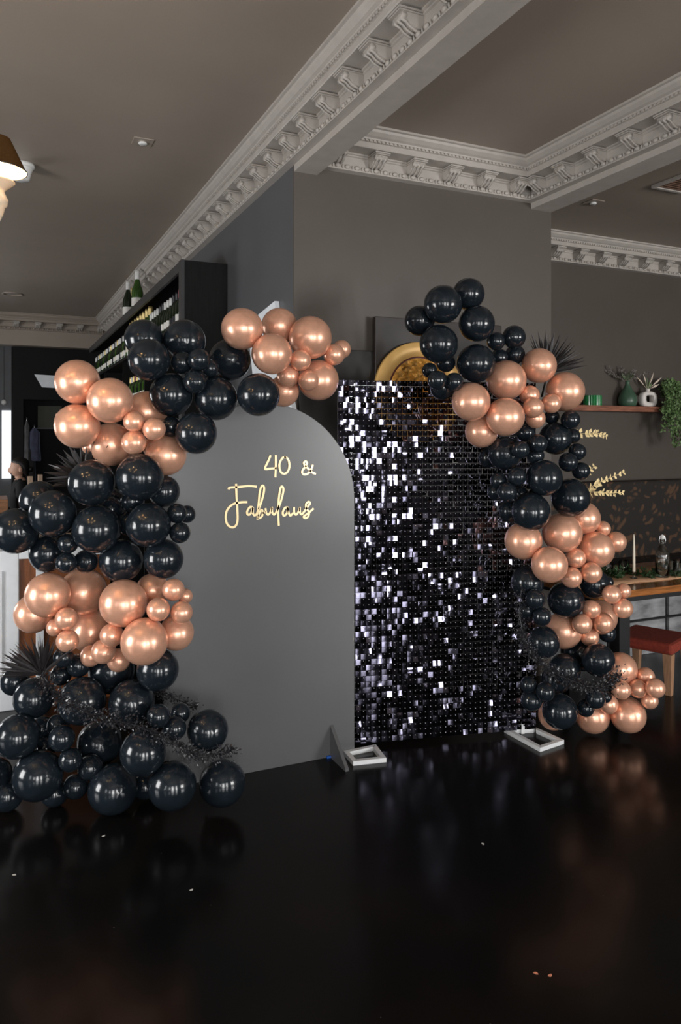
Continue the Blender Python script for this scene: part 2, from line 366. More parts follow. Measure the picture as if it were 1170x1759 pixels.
def cornice(name, p0, p1, nrm, m0, m1, label, bspace=0.27, boff=0.13, part_len=(0, 1e9), egg=0.066, mname='plaster'):
    p0 = Vector((*p0, H)); p1 = Vector((*p1, H)); n = Vector((*nrm, 0)); d = (p1-p0).normalized(); L = (p1-p0).length
    vs = []; k = len(PROF)
    for e, (pt, m) in enumerate(((p0, m0), (p1, m1))):
        for (a, z) in PROF: vs.append(pt+n*a+UP*z+d*(m*a if e == 0 else -m*a))
    fs = [(i, (i+1) % k, k+(i+1) % k, k+i) for i in range(k)]+[list(range(k)), list(range(2*k-1, k-1, -1))]
    t = struct(name, MB().add(vs, fs), mname, label=label)
    s = boff
    while s < L-0.05:
        c = p0+d*s
        inst('bracket', BRK, basis(c, d, n, UP), t); s += bspace
    rest = MB(); s = 0.05+m0*0.02; i = 0
    while s < L-0.04:
        c = p0+d*s+n*0.044+UP*-0.203
        if part_len[0] <= s <= part_len[1]:
            inst('egg_moulding', EGG, basis(c, d, n, UP), t)
        else:
            rest.ball((0,0,0), (0.019,0.012,0.014), 6, 4, 0, basis(c, d, n, UP))
        rest.ball((0,0,0), (0.005,0.009,0.013), 5, 3, 0, basis(c+d*egg*0.5, d, n, UP))
        s += egg
    s = 0.0
    while s < L:
        rest.box((-0.008, 0.155, -0.076), (0.008, 0.166, -0.064), 0, basis(p0+d*s, d, n, UP)); s += 0.028
    r = rest.build('bead_moulding', mname, t); r['kind'] = 'stuff'
    return t
cornice('trim_4', (X1, FARY-0.2), (X1, 0.6), (-1, 0), 1, 0, 'ornate bracketed cornice along the pale beam and long wall', 0.275, 0.2, (FARY-0.2-4.3, FARY-0.2-1.9))
cornice('trim_5', (BX2, Y2), (CX1, Y2), (0, -1), 0, 1, 'sunlit bracketed cornice over the wall behind the sequin panel', 0.2685, 0.105)
cornice('trim_6', (CX1, Y2), (CX1, 0.6), (-1, 0), 1, 0, 'shaded bracketed cornice on the second ceiling beam', 0.275, 0.155, (0, 1.9))
cornice('trim_7', (CX2, Y3), (RIGHT, Y3), (0, -1), 0, 0, 'bracketed cornice over the wall above the patterned bench', 0.272, 0.02, (0, 1.3))
cornice('trim_8', (LEFT, FARY-0.2), (X1, FARY-0.2), (0, -1), 0, 1, 'grey bracketed cornice across the far end of the room', 0.30, 0.2, (1e9, 1e9), mname='ceiling_paint')

# ------------------------------------------------------------------ arch board with lettering
YA = 3.576; AX0, AX1, AZC, AR = 0.726, 1.726, 1.334, 0.5; TH = 0.018
arch = empty('arch_board', (AX1-0.5, YA, 0)); AI = Matrix.Translation((-(AX1-0.5), -YA, 0))
tag(arch, 'dark grey arched backdrop board with gold lettering beside the sequin panel', 'backdrop')
pts = [(AX0, YA, 0), (AX1, YA, 0)]+[((AX0+AX1)/2+AR*math.cos(t), YA, AZC+AR*math.sin(t)) for t in [math.pi*i/64 for i in range(65)]]
MB().prism(pts, (0, TH, 0), 0, AI).build('board', 'arch_paint', arch, bevel=0.002)
fx = onZ(598, 1325, 0)
MB().prism([(1.585, YA+0.002, 0), (1.585, fx.y, 0), (1.585, fx.y, 0.014), (1.585, YA+0.002, 0.168)], (0.018, 0, 0), 0, AI).build('foot', 'arch_paint', arch)
MB().prism([(0.86, YA+TH-0.002, 0), (0.86, YA+TH+0.25, 0), (0.86, YA+TH+0.25, 0.014), (0.86, YA+TH-0.002, 0.168)], (0.018, 0, 0), 0, AI).build('foot', 'arch_paint', arch)
tp = onZ(568, 1305, 0.003)
MB().box((tp.x-0.01, YA-0.012, 0.0005), (tp.x+0.05, YA+0.004, 0.012), 0, AI).build('tape', 'blue_tape', arch)
# strokes traced over the board: (x, y) in 4.5x crop of [360,740,620,940]
LET = {
 'four': [[(472,190),(452,236),(428,293),(470,292),(520,289)], [(512,188),(512,270),(509,360)]],
 'zero': [[(592,206),(566,208),(545,240),(540,280),(552,320),(580,332),(606,312),(617,270),(610,228),(592,206),(575,202)]],
 'ampersand': [[(822,333),(794,322),(760,290),(733,262),(730,244),(744,237),(753,250),(742,276),(720,302),(716,325),(732,338),(760,330),(785,300),(798,262)]],
 'capital_f': [[(147,453),(156,440),(210,436),(300,427),(366,432)], [(205,410),(208,500),(214,600),(216,690),(202,734),(172,746),(138,724),(124,672),(136,612),(180,568),(240,553),(292,551)]],
 'letter_a': [[(334,592),(312,590),(292,618),(292,643),(309,648),(326,625),(335,594),(334,632),(346,655),(364,642)]],
 'letter_b': [[(364,642),(396,562),(419,476),(420,434),(404,426),(388,470),(379,560),(372,640),(371,686)], [(373,680),(384,636),(402,612),(412,634),(402,664),(376,678)], [(410,640),(432,622)]],
 'letter_u': [[(432,598),(438,634),(454,648),(474,622),(482,592),(484,630),(499,648),(516,628)]],
 'letter_l': [[(516,628),(546,560),(569,474),(567,437),(551,436),(538,500),(530,600),(532,680),(535,734)]],
 'letter_o': [[(600,592),(580,598),(565,632),(574,656),(594,642),(605,606),(602,592),(610,630),(624,656),(646,634)]],
 'letter_u ': [[(653,590),(654,630),(669,648),(690,620),(697,592),(699,630),(711,646),(731,624)]],
 'letter_s': [[(731,624),(760,584),(776,560),(764,549),(745,568),(748,598),(768,630),(762,662),(740,675),(727,662),(758,640),(804,600)]],
}
for nm, strokes in LET.items():
    mb = MB()
    for st in strokes:
        path = smooth_path([onY(360+x/4.5, 740+y/4.5, YA-0.003) for x, y in st], 6)
        n = len(path); vs = []; fs = []
        for i, p in enumerate(path):
            t = (path[min(i+1,n-1)]-path[max(i-1,0)]).normalized(); sd = Vector((-t.z, 0, t.x))*0.0052
            for q in (p-sd, p+sd): vs += [q+Vector((0,-0.0015,0)), q+Vector((0,0.003,0))]
        for i in range(n-1):
            a = i*4; b = a+4
            fs += [(a,a+2,b+2,b),(a,b,b+1,a+1),(a+2,a+3,b+3,b+2),(a+1,b+1,b+3,a+3)]
        fs += [(0,1,3,2), ((n-1)*4,(n-1)*4+2,(n-1)*4+3,(n-1)*4+1)]
        mb.add(vs, fs, 0, False, AI)
    mb.build(nm.strip(), 'gold_acrylic', arch)

# ------------------------------------------------------------------ sequin panel
SL = Vector((1.735, 3.63, 0)); SR = Vector((2.775, 3.395, 0))
SU = (SR-SL).normalized(); SN = Vector((SU.y, -SU.x, 0))      # faces the camera
SO = SL-SU*0.075
PW, ZB0, ZT0 = (SR-SL).length+0.075, 0.012, 1.965
panel = empty('sequin_panel', (0,0,0), basis(SO, SU, -SN, UP)); tag(panel, 'free-standing backdrop panel of black mirrored square sequins on white feet', 'backdrop')
seqm = MB(); hs = 0.01395
def seq_geo():
    mb = MB(); n = 3; vs = []; fs = []
    for j in range(n+1):
        for i in range(n+1):
            u = -hs+2*hs*i/n; v = -2*hs+2*hs*j/n+0.004
            vs.append((u, -0.00022*(1-(u/hs)**2)*(1-((v+hs-0.004)/hs)**2), v))
    for j in range(n):
        for i in range(n): a = j*(n+1)+i; fs.append((a, a+1, a+n+2, a+n+1))
    vs2 = [(x, 0.0008, z) for x, _, z in (vs[0], vs[n], vs[-1], vs[-1-n])]
    b = len(vs); fs.append((b+3, b+2, b+1, b)); 
    return vs+vs2, fs
SV, SF = seq_geo()
SME = MB().add(SV, SF, 0, True).mesh('sequin', 'sequin_black')
pitch_u, pitch_v = 0.0289, 0.0297
rest = MB(); pins = MB(); rng = random.Random(3)
ncol = int((PW-0.012)/pitch_u); nrow = 65; pitch_v = 0.0299; ZB0 = ZT0-nrow*pitch_v; made = 0
rows_tilt = {}
seqs = []
for c in range(ncol):
    col_b = rng.random() < 0.28; col_t = rng.gauss(0, 5); col_y = rng.gauss(0, 4)
    for r in range(nrow):
        u = 0.014+c*pitch_u + (0.009 if c*pitch_u > 0.066 else 0)
        z = ZT0-r*pitch_v-0.002
        q = rng.random()
        if q < 0.50: tx, ty = rng.gauss(0, 1.5), rng.gauss(0, 1.5)
        elif q < 0.84: tx, ty = rng.gauss(0, 6), rng.gauss(0, 6)
        else: tx, ty = rng.gauss(0, 16), rng.gauss(0, 12)
        if col_b and q > 0.25: tx += col_t; ty += col_y
        M = Matrix.Translation((u, -0.006, z)) @ Matrix.Rotation(math.radians(ty), 4, 'Z') @ Matrix.Rotation(math.radians(tx), 4, 'X')
        seqs.append((c, r, M))
        pins.box((u-0.0016, -0.0105, z-0.0035), (u+0.0016, 0.0, z-0.0005))
for (c, r, M) in seqs:
    if 4 <= c <= 8 and made < 300 and r > 0:
        inst('sequin', SME, M, panel); made += 1
    else: rest.add(SV, SF, 0, True, M)
o = rest.build('sequins', 'sequin_black', panel); o['kind'] = 'stuff'
o = pins.build('hook_pins', 'clear_pin', panel); o['kind'] = 'stuff'
grid = MB()                                   # clear backing lattice that the sequins hook on
for c in range(0, ncol+1, 10): grid.box((c*pitch_u-0.0008, 0.001, ZB0), (c*pitch_u+0.0008, 0.0028, ZT0))
for r in range(nrow): grid.box((0, 0.001, ZT0-r*pitch_v-0.0006-0.002), (PW, 0.0022, ZT0-r*pitch_v+0.0006-0.002))
o = grid.build('backing_lattice', 'clear_pin', panel); o['kind'] = 'stuff'
for u in (0.0735, PW-0.10): MB().box((u-0.006, 0.004, 0.02), (u+0.006, 0.022, ZT0)).build('post', 'aluminium', panel)
for z in (ZT0-0.02,): MB().box((0.07, 0.006, z-0.006), (PW-0.09, 0.018, z+0.006)).build('rail', 'aluminium', panel)
PI_ = panel.matrix_world.inverted() if False else basis(SO, SU, -SN, UP).inverted()
def foot(corners):
    mb = MB(); c = sum(corners, Vector())/4; T = 0.024
    for i in range(4):
        a, b = corners[i], corners[(i+1) % 4]
        d = (b-a).normalized(); inn = Vector((-d.y, d.x, 0))
        if inn.dot(c-a) < 0: inn = -inn
        mb.prism([a, b, b-d*T+inn*T, a+d*T+inn*T], (0, 0, 0.022))
    m = mb.build('foot', 'white_metal', panel, PI_)
    return m
n_ = -SN
foot([SL+Vector((-0.085,-0.195,0)), SL+Vector((0.088,-0.228,0)), SL+Vector((0.118,-0.052,0)), SL+Vector((-0.075,-0.058,0))])
foot([onZ(928,1292,0), onZ(969,1278,0), onZ(921,1256,0), onZ(866,1258,0)])
pb = PI_ @ ((onZ(921,1256,0)+onZ(866,1258,0))/2)
MB().box((pb.x-0.008, -0.006, 0.0), (pb.x+0.012, 0.02, 0.06)).build('upright', 'white_metal', panel)

# ------------------------------------------------------------------ balloons: (x, y, r, layer) in photo pixels, colour by list
BLACK, ROSE = 'b', 'r'
CL = {
 'rose_top': (ROSE, 'cluster atop the arch board', [
  (416,565,36,1),(480,560,31,2),(533,580,37,1),(467,608,35,0),(516,619,18.5,0),(495,646,19.5,0),(530,653,18,0),(547,653,35,1),(574,609,18.5,1),(587,600,16,2),(487,672,27,2)]),
 'black_top': (BLACK, 'cluster over the arch board shoulder', [
  (247,582,33,2),(256,618,36,1),(317,585,36,1),(395,618,36,1),(444,678,37,0),(371,685,37,1),(294,678,37,1),(337,744,36,1),(342,618,19.5,0),(313,623,19.5,0),(361,633,15,1),(335,656,20,0),(294,733,18,2)]),
 'rose_left_upper': (ROSE, 'cluster above the folded palm fan', [
  (133,656,38,1),(189,688,39,0),(133,732,38,1),(251,708,36,2),(191,763,37,1),(285,782,35,1),(230,724,18,0),(265,737,19.5,0),(230,760,21,0),(263,768,18,1),(153,768,12,3)]),
 'black_left_middle': (BLACK, 'cluster level with the gold lettering', [
  (157,829,39.5,0),(240,820,40.5,0),(282,844,27,2),(67,859,33,2),(91,882,40,0),(27,912,39,1),(166,909,41,0),(255,902,38,1),(195,856,17,1),(190,875,22,0),(227,861,20,0),(222,899,21,0),(304,882,17,1),(321,883,15,2),(309,915,18,1),(281,960,34,1),(208,963,37,0),(117,934,17,0),(83,950,32,1),(114,967,18,0),(148,964,20,0)]),
 'rose_left_lower': (ROSE, 'cluster above the spiky palm fan', [
  (58,1054,33,2),(82,1022,38,1),(143,1016,40,1),(212,1036,40.5,0),(262,1013,28,2),(298,1013,19,1),(318,1024,13,2),(272,1047,20,0),(312,1052,19,0),(303,1087,30,1),(157,1083,37,1),(248,1102,40,0),(114,1063,19,0),(95,1078,15,1),(116,1101,19,0),(192,1091,20,0),(178,1119,21,0),(156,1127,18,0),(204,1134,20,0)]),
 'black_left_floor': (BLACK, 'floor pile before the arch board', [
  (109,1129,17,1),(135,1143,20,1),(105,1159,18,1),(192,1152,39,1),(271,1150,36,1),(26,1170,24,2),(58,1199,34,1),(141,1204,40,1),(226,1207,39,1),(272,1230,20,0),(310,1225,17,1),(300,1251,20,0),(357,1254,35,0),(30,1265,37,0),(100,1246,19,1),(106,1268,22,0),(171,1276,38,1),(246,1292,39,0),(65,1332,42,0),(121,1305,20,0),(155,1318,21,0),(130,1351,21,1),(194,1355,42,0),(250,1350,22,2),(296,1349,41,0),(382,1344,39.5,0),(-10,1330,29,1),(12,1366,27,2),(94,1362,23,2),(77,1285,19,2),(72,1250,20,2)]),
 'black_right_top': (BLACK, 'sequin panel corner cluster', [
  (761,523,33,0),(805,505,27.5,1),(721,551,26,1),(819,556,31,0),(754,591,33,0),(818,624,33,0),(852,586,16,1),(883,579,20,1),(858,614,15,2),(885,609,17,1),(766,623,16.5,0),(738,636,13,1),(751,653,16.5,0),(780,656,16,0),(760,665,22,1)]),
 'rose_right_upper': (ROSE, 'cluster by the leaning palm fan', [
  (926,628,30,1),(870,653,34,0),(809,690,33,0),(868,716,33,0),(971,672,33,1),(827,741,28,1),(910,679,17,1),(916,700,18,0),(947,693,17,0),(920,719,17,1)]),
 'black_right_middle': (BLACK, 'cluster midway along the panel edge', [
  (948,716,13,2),(980,721,16.5,1),(903,743,16,1),(954,753,28,1),(924,762,16.5,0),(894,772,15.5,0),(984,749,13,2),(920,783,15,1),(867,779,29,1),(840,786,18,2),(992,776,15,1),(976,794,16.5,0),(998,809,15.5,1),(935,821,31,0),(980,855,33,0),(888,819,16,0),(857,826,15,1),(871,845,16.5,0),(895,848,13,1),(912,879,33,0),(876,878,19,2),(852,845,15,2)]),
 'rose_right_middle': (ROSE, 'cluster beside the taper candle', [
  (899,929,32,1),(966,915,34,0),(1003,890,28,1),(1024,944,31,1),(1036,908,13,2),(1058,931,18,2),(944,970,31,0),(989,959,17.5,0),(1016,984,18,0),(982,992,18,0)]),
 'black_right_lower': (BLACK, 'cluster beside the black table leg', [
  (906,1000,28,1),(920,1029,17,0),(972,1031,31,0),(1022,1003,25,1),(1044,1000,10,1),(905,1049,14,1),(931,1059,16,0),(934,1103,27,2),(1000,1122,30,1),(1028,1134,28,0),(970,1150,27,1),(1043,1088,15,2)]),
 'rose_right_lower': (ROSE, 'cluster beside the red stool', [
  (968,1083,31,0),(1016,1046,16,0),(1031,1060,29,1),(1000,1072,17,0),(1036,1070,17.5,0),(1013,1094,16,0),(1051,1021,16,0),(1071,1015,13,1),(1070,1045,17,0)]),
 'black_right_floor': (BLACK, 'cluster low by the panel foot', [
  (962,1222,30,0),(937,1188,16,0),(908,1176,14,1),(913,1203,18,1),(1023,1200,17,0),(1006,1216,15,0),(1041,1197,10,0),(955,1167,25,2)]),
 'rose_right_floor': (ROSE, 'floor cluster by the red stool', [
  (1066,1149,28,1),(1109,1162,15.5,1),(1126,1182,16.5,0),(1096,1183,15.5,0),(1068,1185,15.5,0),(1116,1203,14.5,0),(1045,1209,17,0),(1079,1228,30,0),(1018,1230,29,1),(950,1228,25,2)]),
}
def planeZ(px, O, N):
    r = ray(px, HY); return (O-Vector((0,0,CAMZ))).dot(N)/r.dot(N)
def balloon_mesh(name, m):
    prof = [(0.0, 1.0)]
    for i in range(1, 15):
        t = math.pi*i/16.5; r = math.sin(t); z = math.cos(t)
        if z < 0: z *= 1.0+0.10*z*z
        prof.append((r, z))
    prof += [(0.20, -1.16), (0.07, -1.20), (0.055, -1.25), (0.11, -1.29), (0.10, -1.33), (0.0, -1.33)]
    return MB().lathe(prof[::-1], 32, 0, None, True, False).mesh(name, m)
BM = {BLACK: balloon_mesh('balloon', 'black_latex'), ROSE: balloon_mesh('balloon_rose', 'rose_pearl')}
placed = []
def place_all(keys, base):
    todo = []
    for k in keys:
        c, where, lst = CL[k]
        for (x, y, r, l) in lst: todo.append((l, k, c, x, y, r))
    todo.sort(key=lambda t: t[0])
    for (l, k, c, x, y, r) in todo:
        zb, zmax = base(x, y, r)
        if y+r > HY: zmax = min(zmax, F*CAMZ/(y-HY+r))
        Z = min(zb+l*0.055, zmax)
        while True:
            R = r*Z/F; p = P(x, y, Z); ok = True
            for (q, Rq, lq) in placed:
                if (p-q).length < 0.95*(R+Rq): ok = False; break
            if ok or Z >= zmax: break
            Z += 0.008
        placed.append((p, R, l)); BL.append((k, c, p, R)); PXB.append((x, y, p, R))
BL = []; PXB = []
def base_left(x, y, r):
    zb = planeZ(max(x, 281), Vector((0, YA, 0)), Vector((0, 1, 0)))
    R = r*3.5/F
    # outline of the arch: is this balloon in front of the board?
    q = onY(x, y, YA); inside = (AX0-R < q.x < AX1+R) and (q.z < AZC or (q.x-(AX0+AX1)/2)**2+(q.z-AZC)**2 < (AR+0.6*R)**2)
    if inside: return zb-0.34, zb-R*0.98
    return zb-0.27, zb+0.28
def base_right(x, y, r):
    zp = planeZ(min(x, 925), SO, SN); R = r*4.1/F
    q = P(x, y, zp); inside = x < 925+r and q.z < ZT0+R*0.7
    if inside: return zp-0.34, zp-R*1.0-0.02
    return zp-0.22, zp+0.35
place_all(['rose_top','black_top','rose_left_upper','black_left_middle','rose_left_lower','black_left_floor'], base_left)
place_all(['black_right_top','rose_right_upper','black_right_middle','rose_right_middle','black_right_lower','rose_right_lower','black_right_floor','rose_right_floor'], base_right)
rb = random.Random(11)
for (k, c, p, R) in BL:
    away = (p-Vector((0,0,CAMZ))).normalized()
    ax = -(away+Vector((rb.gauss(0,.35), rb.gauss(0,.25), rb.gauss(0,.35)))).normalized()
    x, y, z = frame_from(ax)
    M = basis(p, x, y, z) @ Matrix.Diagonal((R, R, R, 1))
    o = inst('balloon', BM[c], M)
    big = R > 0.068
    col = 'glossy black' if c == BLACK else 'pearly rose gold'; oc = 'rose gold' if c == BLACK else 'black'
    mates = [q for q in BL if q[0] == k and (q[3] > 0.068) == big]
    top = max(mates, key=lambda q: q[2].z)[2]; low = min(mates, key=lambda q: q[2].z)[2]
    touch = [q for q in BL if (q[2]-p).length < 1.06*(R+q[3]) and (q[2]-p).length > 1e-6]
    ot = sum(1 for q in touch if q[1] != c)
    w_ = 'topmost ' if p == top and len(mates) > 1 else ('lowest ' if p == low and len(mates) > 1 else '')
    if p.z-R < 0.03: ex = ' resting on the floor'
    elif ot > 1: ex = ' against several %s ones' % oc
    elif ot == 1: ex = ' against one %s balloon' % oc
    else: ex = ''
    lb = '%s%s %s balloon%s, %s' % (w_, 'large' if big else 'small', col, ex, CL[k][1])
    tag(o, lb, 'balloon', '%s %s balloons, %s' % ('large' if big else 'small', col, CL[k][1]))

# ------------------------------------------------------------------ black palm fans (each blade a part), black leafy sprays, gold sprigs
def blade_mesh():
    mb = MB(); vs = []; fs = []; n = 6
    for i in range(n+1):
        t = i/n; wd = (0.25+0.75*math.sin(math.pi*min(1, t*0.75+0.12)))*(1-t**3)*0.5
        vs += [(t, -wd, 0), (t, 0, -0.5*wd-0.002), (t, wd, 0)]
    for i in range(n):
        a = 3*i; fs += [(a,a+1,a+4,a+3),(a+1,a+2,a+5,a+4)]
    return mb.add(vs, fs).mesh('blade', 'palm_black')
BLD = blade_mesh()
def palm(name, base_px, depth, rays, width, label, lean=0.15):
    b = P(base_px[0], base_px[1], depth); t = empty(name, b); tag(t, label, 'palm leaf', 'black palm fans in the balloon garlands')
    rr = random.Random(len(rays)+int(base_px[0]))
    for i, (x, y) in enumerate(rays):
        tip = P(x, y, depth+rr.uniform(-lean, lean*0.4)); d = tip-b; L = d.length; d.normalize()
        side = FWD.cross(d).normalized(); tw = rr.uniform(-0.9, 0.9)
        nn = side.cross(d) if False else d.cross(side)
        s2 = side*math.cos(tw)+nn*math.sin(tw); n2 = d.cross(s2)
        M = basis(Vector((0,0,0)), d*L, s2*width, n2*width)
        inst('blade', BLD, M, t)
    MB().tube([(0,0,0), (0.01,0.02,-0.06), (0.01,0.05,-0.14)], 0.006, 6).build('stalk', 'palm_black', t)
    return t
fan = lambda cx, cy, a0, a1, r, n, sq=1.0: [(cx+math.cos(math.radians(a0+(a1-a0)*i/(n-1)))*r*(0.9+0.13*math.sin(i*2.3)), cy-math.sin(math.radians(a0+(a1-a0)*i/(n-1)))*r*sq*(0.9+0.13*math.cos(i*1.7))) for i in range(n)]
palm('palm_fan', (150,822), 3.50, fan(150,822,58,196,76,26,0.88), 0.030, 'folded black palm fan between rose gold and black balloons')
palm('palm_fan', (72,1158), 3.36, fan(72,1158,46,186,84,46,0.82), 0.018, 'spiky black palm fan above the black floor pile of balloons')
palm('palm_fan', (938,640), 4.42, fan(938,640,8,118,74,36,1.0), 0.020, 'black palm fan leaning behind rose gold balloons near the shelf')
def leafy(name, path, n, L, W, m, label, cat, group=None, spread=0.03, stem=0.002, seed=1, droop=0.0):
    path = smooth_path(path, 8); rr = random.Random(seed)
    t = empty(name, path[0]); tag(t, label, cat, group); off = Matrix.Translation(-path[0])
    MB().tube(path, stem, 5, 0, off).build('stem', m, t)
    mb = MB()
    for i in range(n):
        k = rr.random()*(len(path)-1.001); j = int(k); p = path[j].lerp(path[j+1], k-j)
        d = Vector((rr.gauss(0,1), rr.gauss(0,1), rr.gauss(0,1)-droop)).normalized()
        q = p+d*abs(rr.gauss(0, spread)); s = rr.uniform(0.7, 1.3)
        tl = (d+(path[min(j+1,len(path)-1)]-path[j]).normalized()*0.5).normalized()
        mb.leaf(q, tl, Vector((rr.gauss(0,1),rr.gauss(0,1),rr.gauss(0,1))), L*s, W*s)
    o = mb.build('leaves', m, t, off); o['kind'] = 'stuff'
    return t
def px_path(lst): return [P(x, y, z) for x, y, z in lst]
leafy('leafy_spray', px_path([(74,1158,3.24),(92,1185,3.17),(110,1205,3.14),(150,1225,3.13),(190,1236,3.12),(235,1247,3.12),(275,1265,3.13),(315,1285,3.15),(350,1300,3.17),(400,1288,3.24)]), 2600, 0.012, 0.008, 'leaf_black', 'wispy black leaf spray draped across the black floor pile of balloons', 'foliage', spread=0.022, seed=2)
leafy('leafy_spray', px_path([(262,1188,3.46),(290,1196,3.44),(320,1208,3.44),(338,1216,3.44)]), 420, 0.011, 0.007, 'leaf_black', 'short black leaf spray against the arch board', 'foliage', spread=0.018, seed=3)
leafy('leafy_spray', px_path([(890,1085,3.84),(912,1120,3.76),(945,1152,3.73),(980,1168,3.71),(1015,1180,3.70),(1045,1172,3.75),(1062,1160,3.82)]), 2000, 0.012, 0.008, 'leaf_black', 'wispy black leaf spray draped over the balloons beside the sequin panel', 'foliage', spread=0.024, seed=4)
leafy('leafy_spray', px_path([(896,1010,3.92),(893,1050,3.90),(900,1095,3.88),(918,1130,3.86)]), 500, 0.011, 0.007, 'leaf_black', 'thin black leaf spray hanging along the edge of the sequin panel', 'foliage', spread=0.022, seed=5)
def sprig(path, n, label, seed, hold):
    hb = min(PXB, key=lambda q: (q[0]-hold[0])**2+(q[1]-hold[1])**2); path = [hb[2]+FWD*0.0]+path
    path = smooth_path(path, 6); t = empty('dried_sprig', path[0]); tag(t, label, 'foliage', 'golden sprigs in the balloon garland'); off = Matrix.Translation(-path[0])
    MB().tube(path, 0.0016, 5, 0, off).build('stem', 'leaf_gold', t); mb = MB(); rr = random.Random(seed)
    for i in range(n):
        k = (i+0.5)/n*(len(path)-1.01); j = int(k); p = path[j].lerp(path[j+1], k-j); tg = (path[j+1]-path[j]).normalized()
        for s in (-1, 1):
            side = FWD.cross(tg).normalized()*s
            d = (side*0.9+tg*0.8+Vector((rr.gauss(0,.25),rr.gauss(0,.25),rr.gauss(0,.25)))).normalized()
            mb.leaf(p, d, Vector((rr.gauss(0,.4), -1, rr.gauss(0,.4))), 0.042*(1.1-0.6*i/n), 0.026*(1.1-0.5*i/n))
    o = mb.build('leaves', 'leaf_gold', t, off); o['kind'] = 'stuff'
sprig(px_path([(975,744,4.42),(1005,745,4.44),(1025,744,4.45),(1042,750,4.46)]), 13, 'golden dried sprig pointing out below the wooden shelf', 1, (984,749))
sprig(px_path([(995,852,4.42),(1020,834,4.44),(1045,822,4.46),(1072,811,4.48)]), 15, 'golden dried sprig rising over the patterned bench back', 2, (980,855))
sprig(px_path([(995,850,4.42),(1020,845,4.40),(1045,847,4.40),(1070,846,4.40)]), 15, 'golden dried sprig lying level across the patterned bench back', 3, (980,855))
sprig(px_path([(1000,815,4.46),(1010,810,4.47),(1022,801,4.48)]), 6, 'short golden dried sprig tip between small black balloons', 4, (998,809))

# ------------------------------------------------------------------ wall art, dado, white panel on the long wall
dy = Y2-0.04
d0 = onY(508, 600, dy); d1 = onY(900, 600, dy); dz = onY(585, 600, dy).z
struct('trim_9', MB().box((X1+0.02, dy, 0), (d1.x, Y2, dz)), 'dado_dark', bevel=0.004, label='dark dado panel on the wall behind the sequin panel')
pa = onY(645, 543, dy-0.03)
pt = empty('wall_painting', (pa.x, dy-0.02, 1.3)); tag(pt, 'dark brown canvas hung behind the gold disc', 'painting'); off = Matrix.Translation((-pa.x, -dy+0.02, -1.3))
MB().box((pa.x, dy-0.03, 1.45), (pa.x+0.95, dy, pa.z), 0, off).build('canvas', 'painting_dark', pt, bevel=0.003)
MB().box((pa.x+0.02, dy-0.001, 1.5), (pa.x+0.93, Y2, pa.z-0.04), 0, off).build('stretcher', 'black_wood', pt)
gc = onY(720, 674, dy-0.05); gr = 86/F*(gc-Vector((0,0,CAMZ))).dot(FWD)
g = empty('gold_wall_disc', gc); tag(g, 'round gold wall piece with crinkled gold leaf centre above the sequin panel', 'wall art')
R90 = Matrix.Rotation(math.pi/2, 4, 'X')
MB().lathe([(gr*0.70,0),(gr*0.72,0.012),(gr*0.98,0.018),(gr,0.012),(gr,-0.016),(gr*0.70,-0.016)], 64, 0, R90, True, False).build('rim', 'gold_disc', g)
MB().lathe([(gr*0.665,-0.01),(gr*0.665,0.006),(gr*0.715,0.008),(gr*0.715,-0.01)], 64, 0, R90, True, False).build('edge_band', 'oxblood', g)
mb = MB(); vs = [(0,-0.012,0)]; fs = []; rr = random.Random(5); NR, NS = 12, 48
for i in range(1, NR+1):
    for k in range(NS):
        a = 2*math.pi*k/NS; r = gr*0.68*i/NR
        vs.append((r*math.cos(a), -0.010-(rr.uniform(0,0.016) if i < NR else 0), r*math.sin(a)))
for k in range(NS): fs.append((0, 1+k, 1+(k+1) % NS))
for i in range(NR-1):
    for k in range(NS): a = 1+i*NS; fs.append((a+k, a+NS+k, a+NS+(k+1) % NS, a+(k+1) % NS))
mb.add(vs, fs); mb.lathe([(gr*0.68,0.0),(gr*0.68,-0.014)], 48, 0, R90, False, True)
mb.build('gold_leaf_centre', 'gold_leaf', g)
wp = [onX(x, y, X1-0.03) for x, y in ((425,556),(472,517),(476,560),(502,705),(440,705))]
tag(MB().prism(wp, (0.029, 0, 0)).build('wall_panel', 'white_paint'), 'white angular panel on the blue grey wall behind rose gold balloons', 'panel')

# ------------------------------------------------------------------ bottle case along the long wall
BX0, BY0, BY1, BZ = 1.275, 5.61, 11.6, onY(313, 446, 5.61).z
case = empty('bottle_case', (BX0, BY0, 0)); tag(case, 'tall black open bottle case along the blue grey wall', 'shelving unit'); off = Matrix.Translation((-BX0, -BY0, 0))
SH = [2.02, 2.535]; RAIL = 0.075
MB().box((BX0, BY0, 0), (X1-0.002, BY0+0.045, BZ), 0, off).build('side_panel', 'black_wood', case)
MB().box((BX0, BY1-0.04, 0), (X1-0.002, BY1, BZ), 0, off).build('side_panel', 'black_wood', case)
MB().box((BX0-0.004, BY0-0.003, 0), (BX0+0.02, BY0+0.09, BZ+0.004), 0, off).build('front_stile', 'case_front', case)
MB().box((X1-0.02, BY0+0.045, 0), (X1-0.002, BY1-0.04, BZ), 0, off).build('back_panel', 'black_wood', case)
MB().box((BX0-0.003, BY0+0.09, BZ-RAIL), (BX0+0.02, BY1, BZ), 0, off).build('front_rail', 'case_front', case)
MB().box((BX0+0.02, BY0+0.045, BZ-0.03), (X1-0.02, BY1-0.04, BZ-0.002), 0, off).build('top_board', 'black_wood', case)
for z in SH+[1.45, 0.9]:
    MB().box((BX0, BY0+0.045, z-0.03), (X1-0.02, BY1-0.04, z), 0, off).build('shelf', 'black_wood', case)
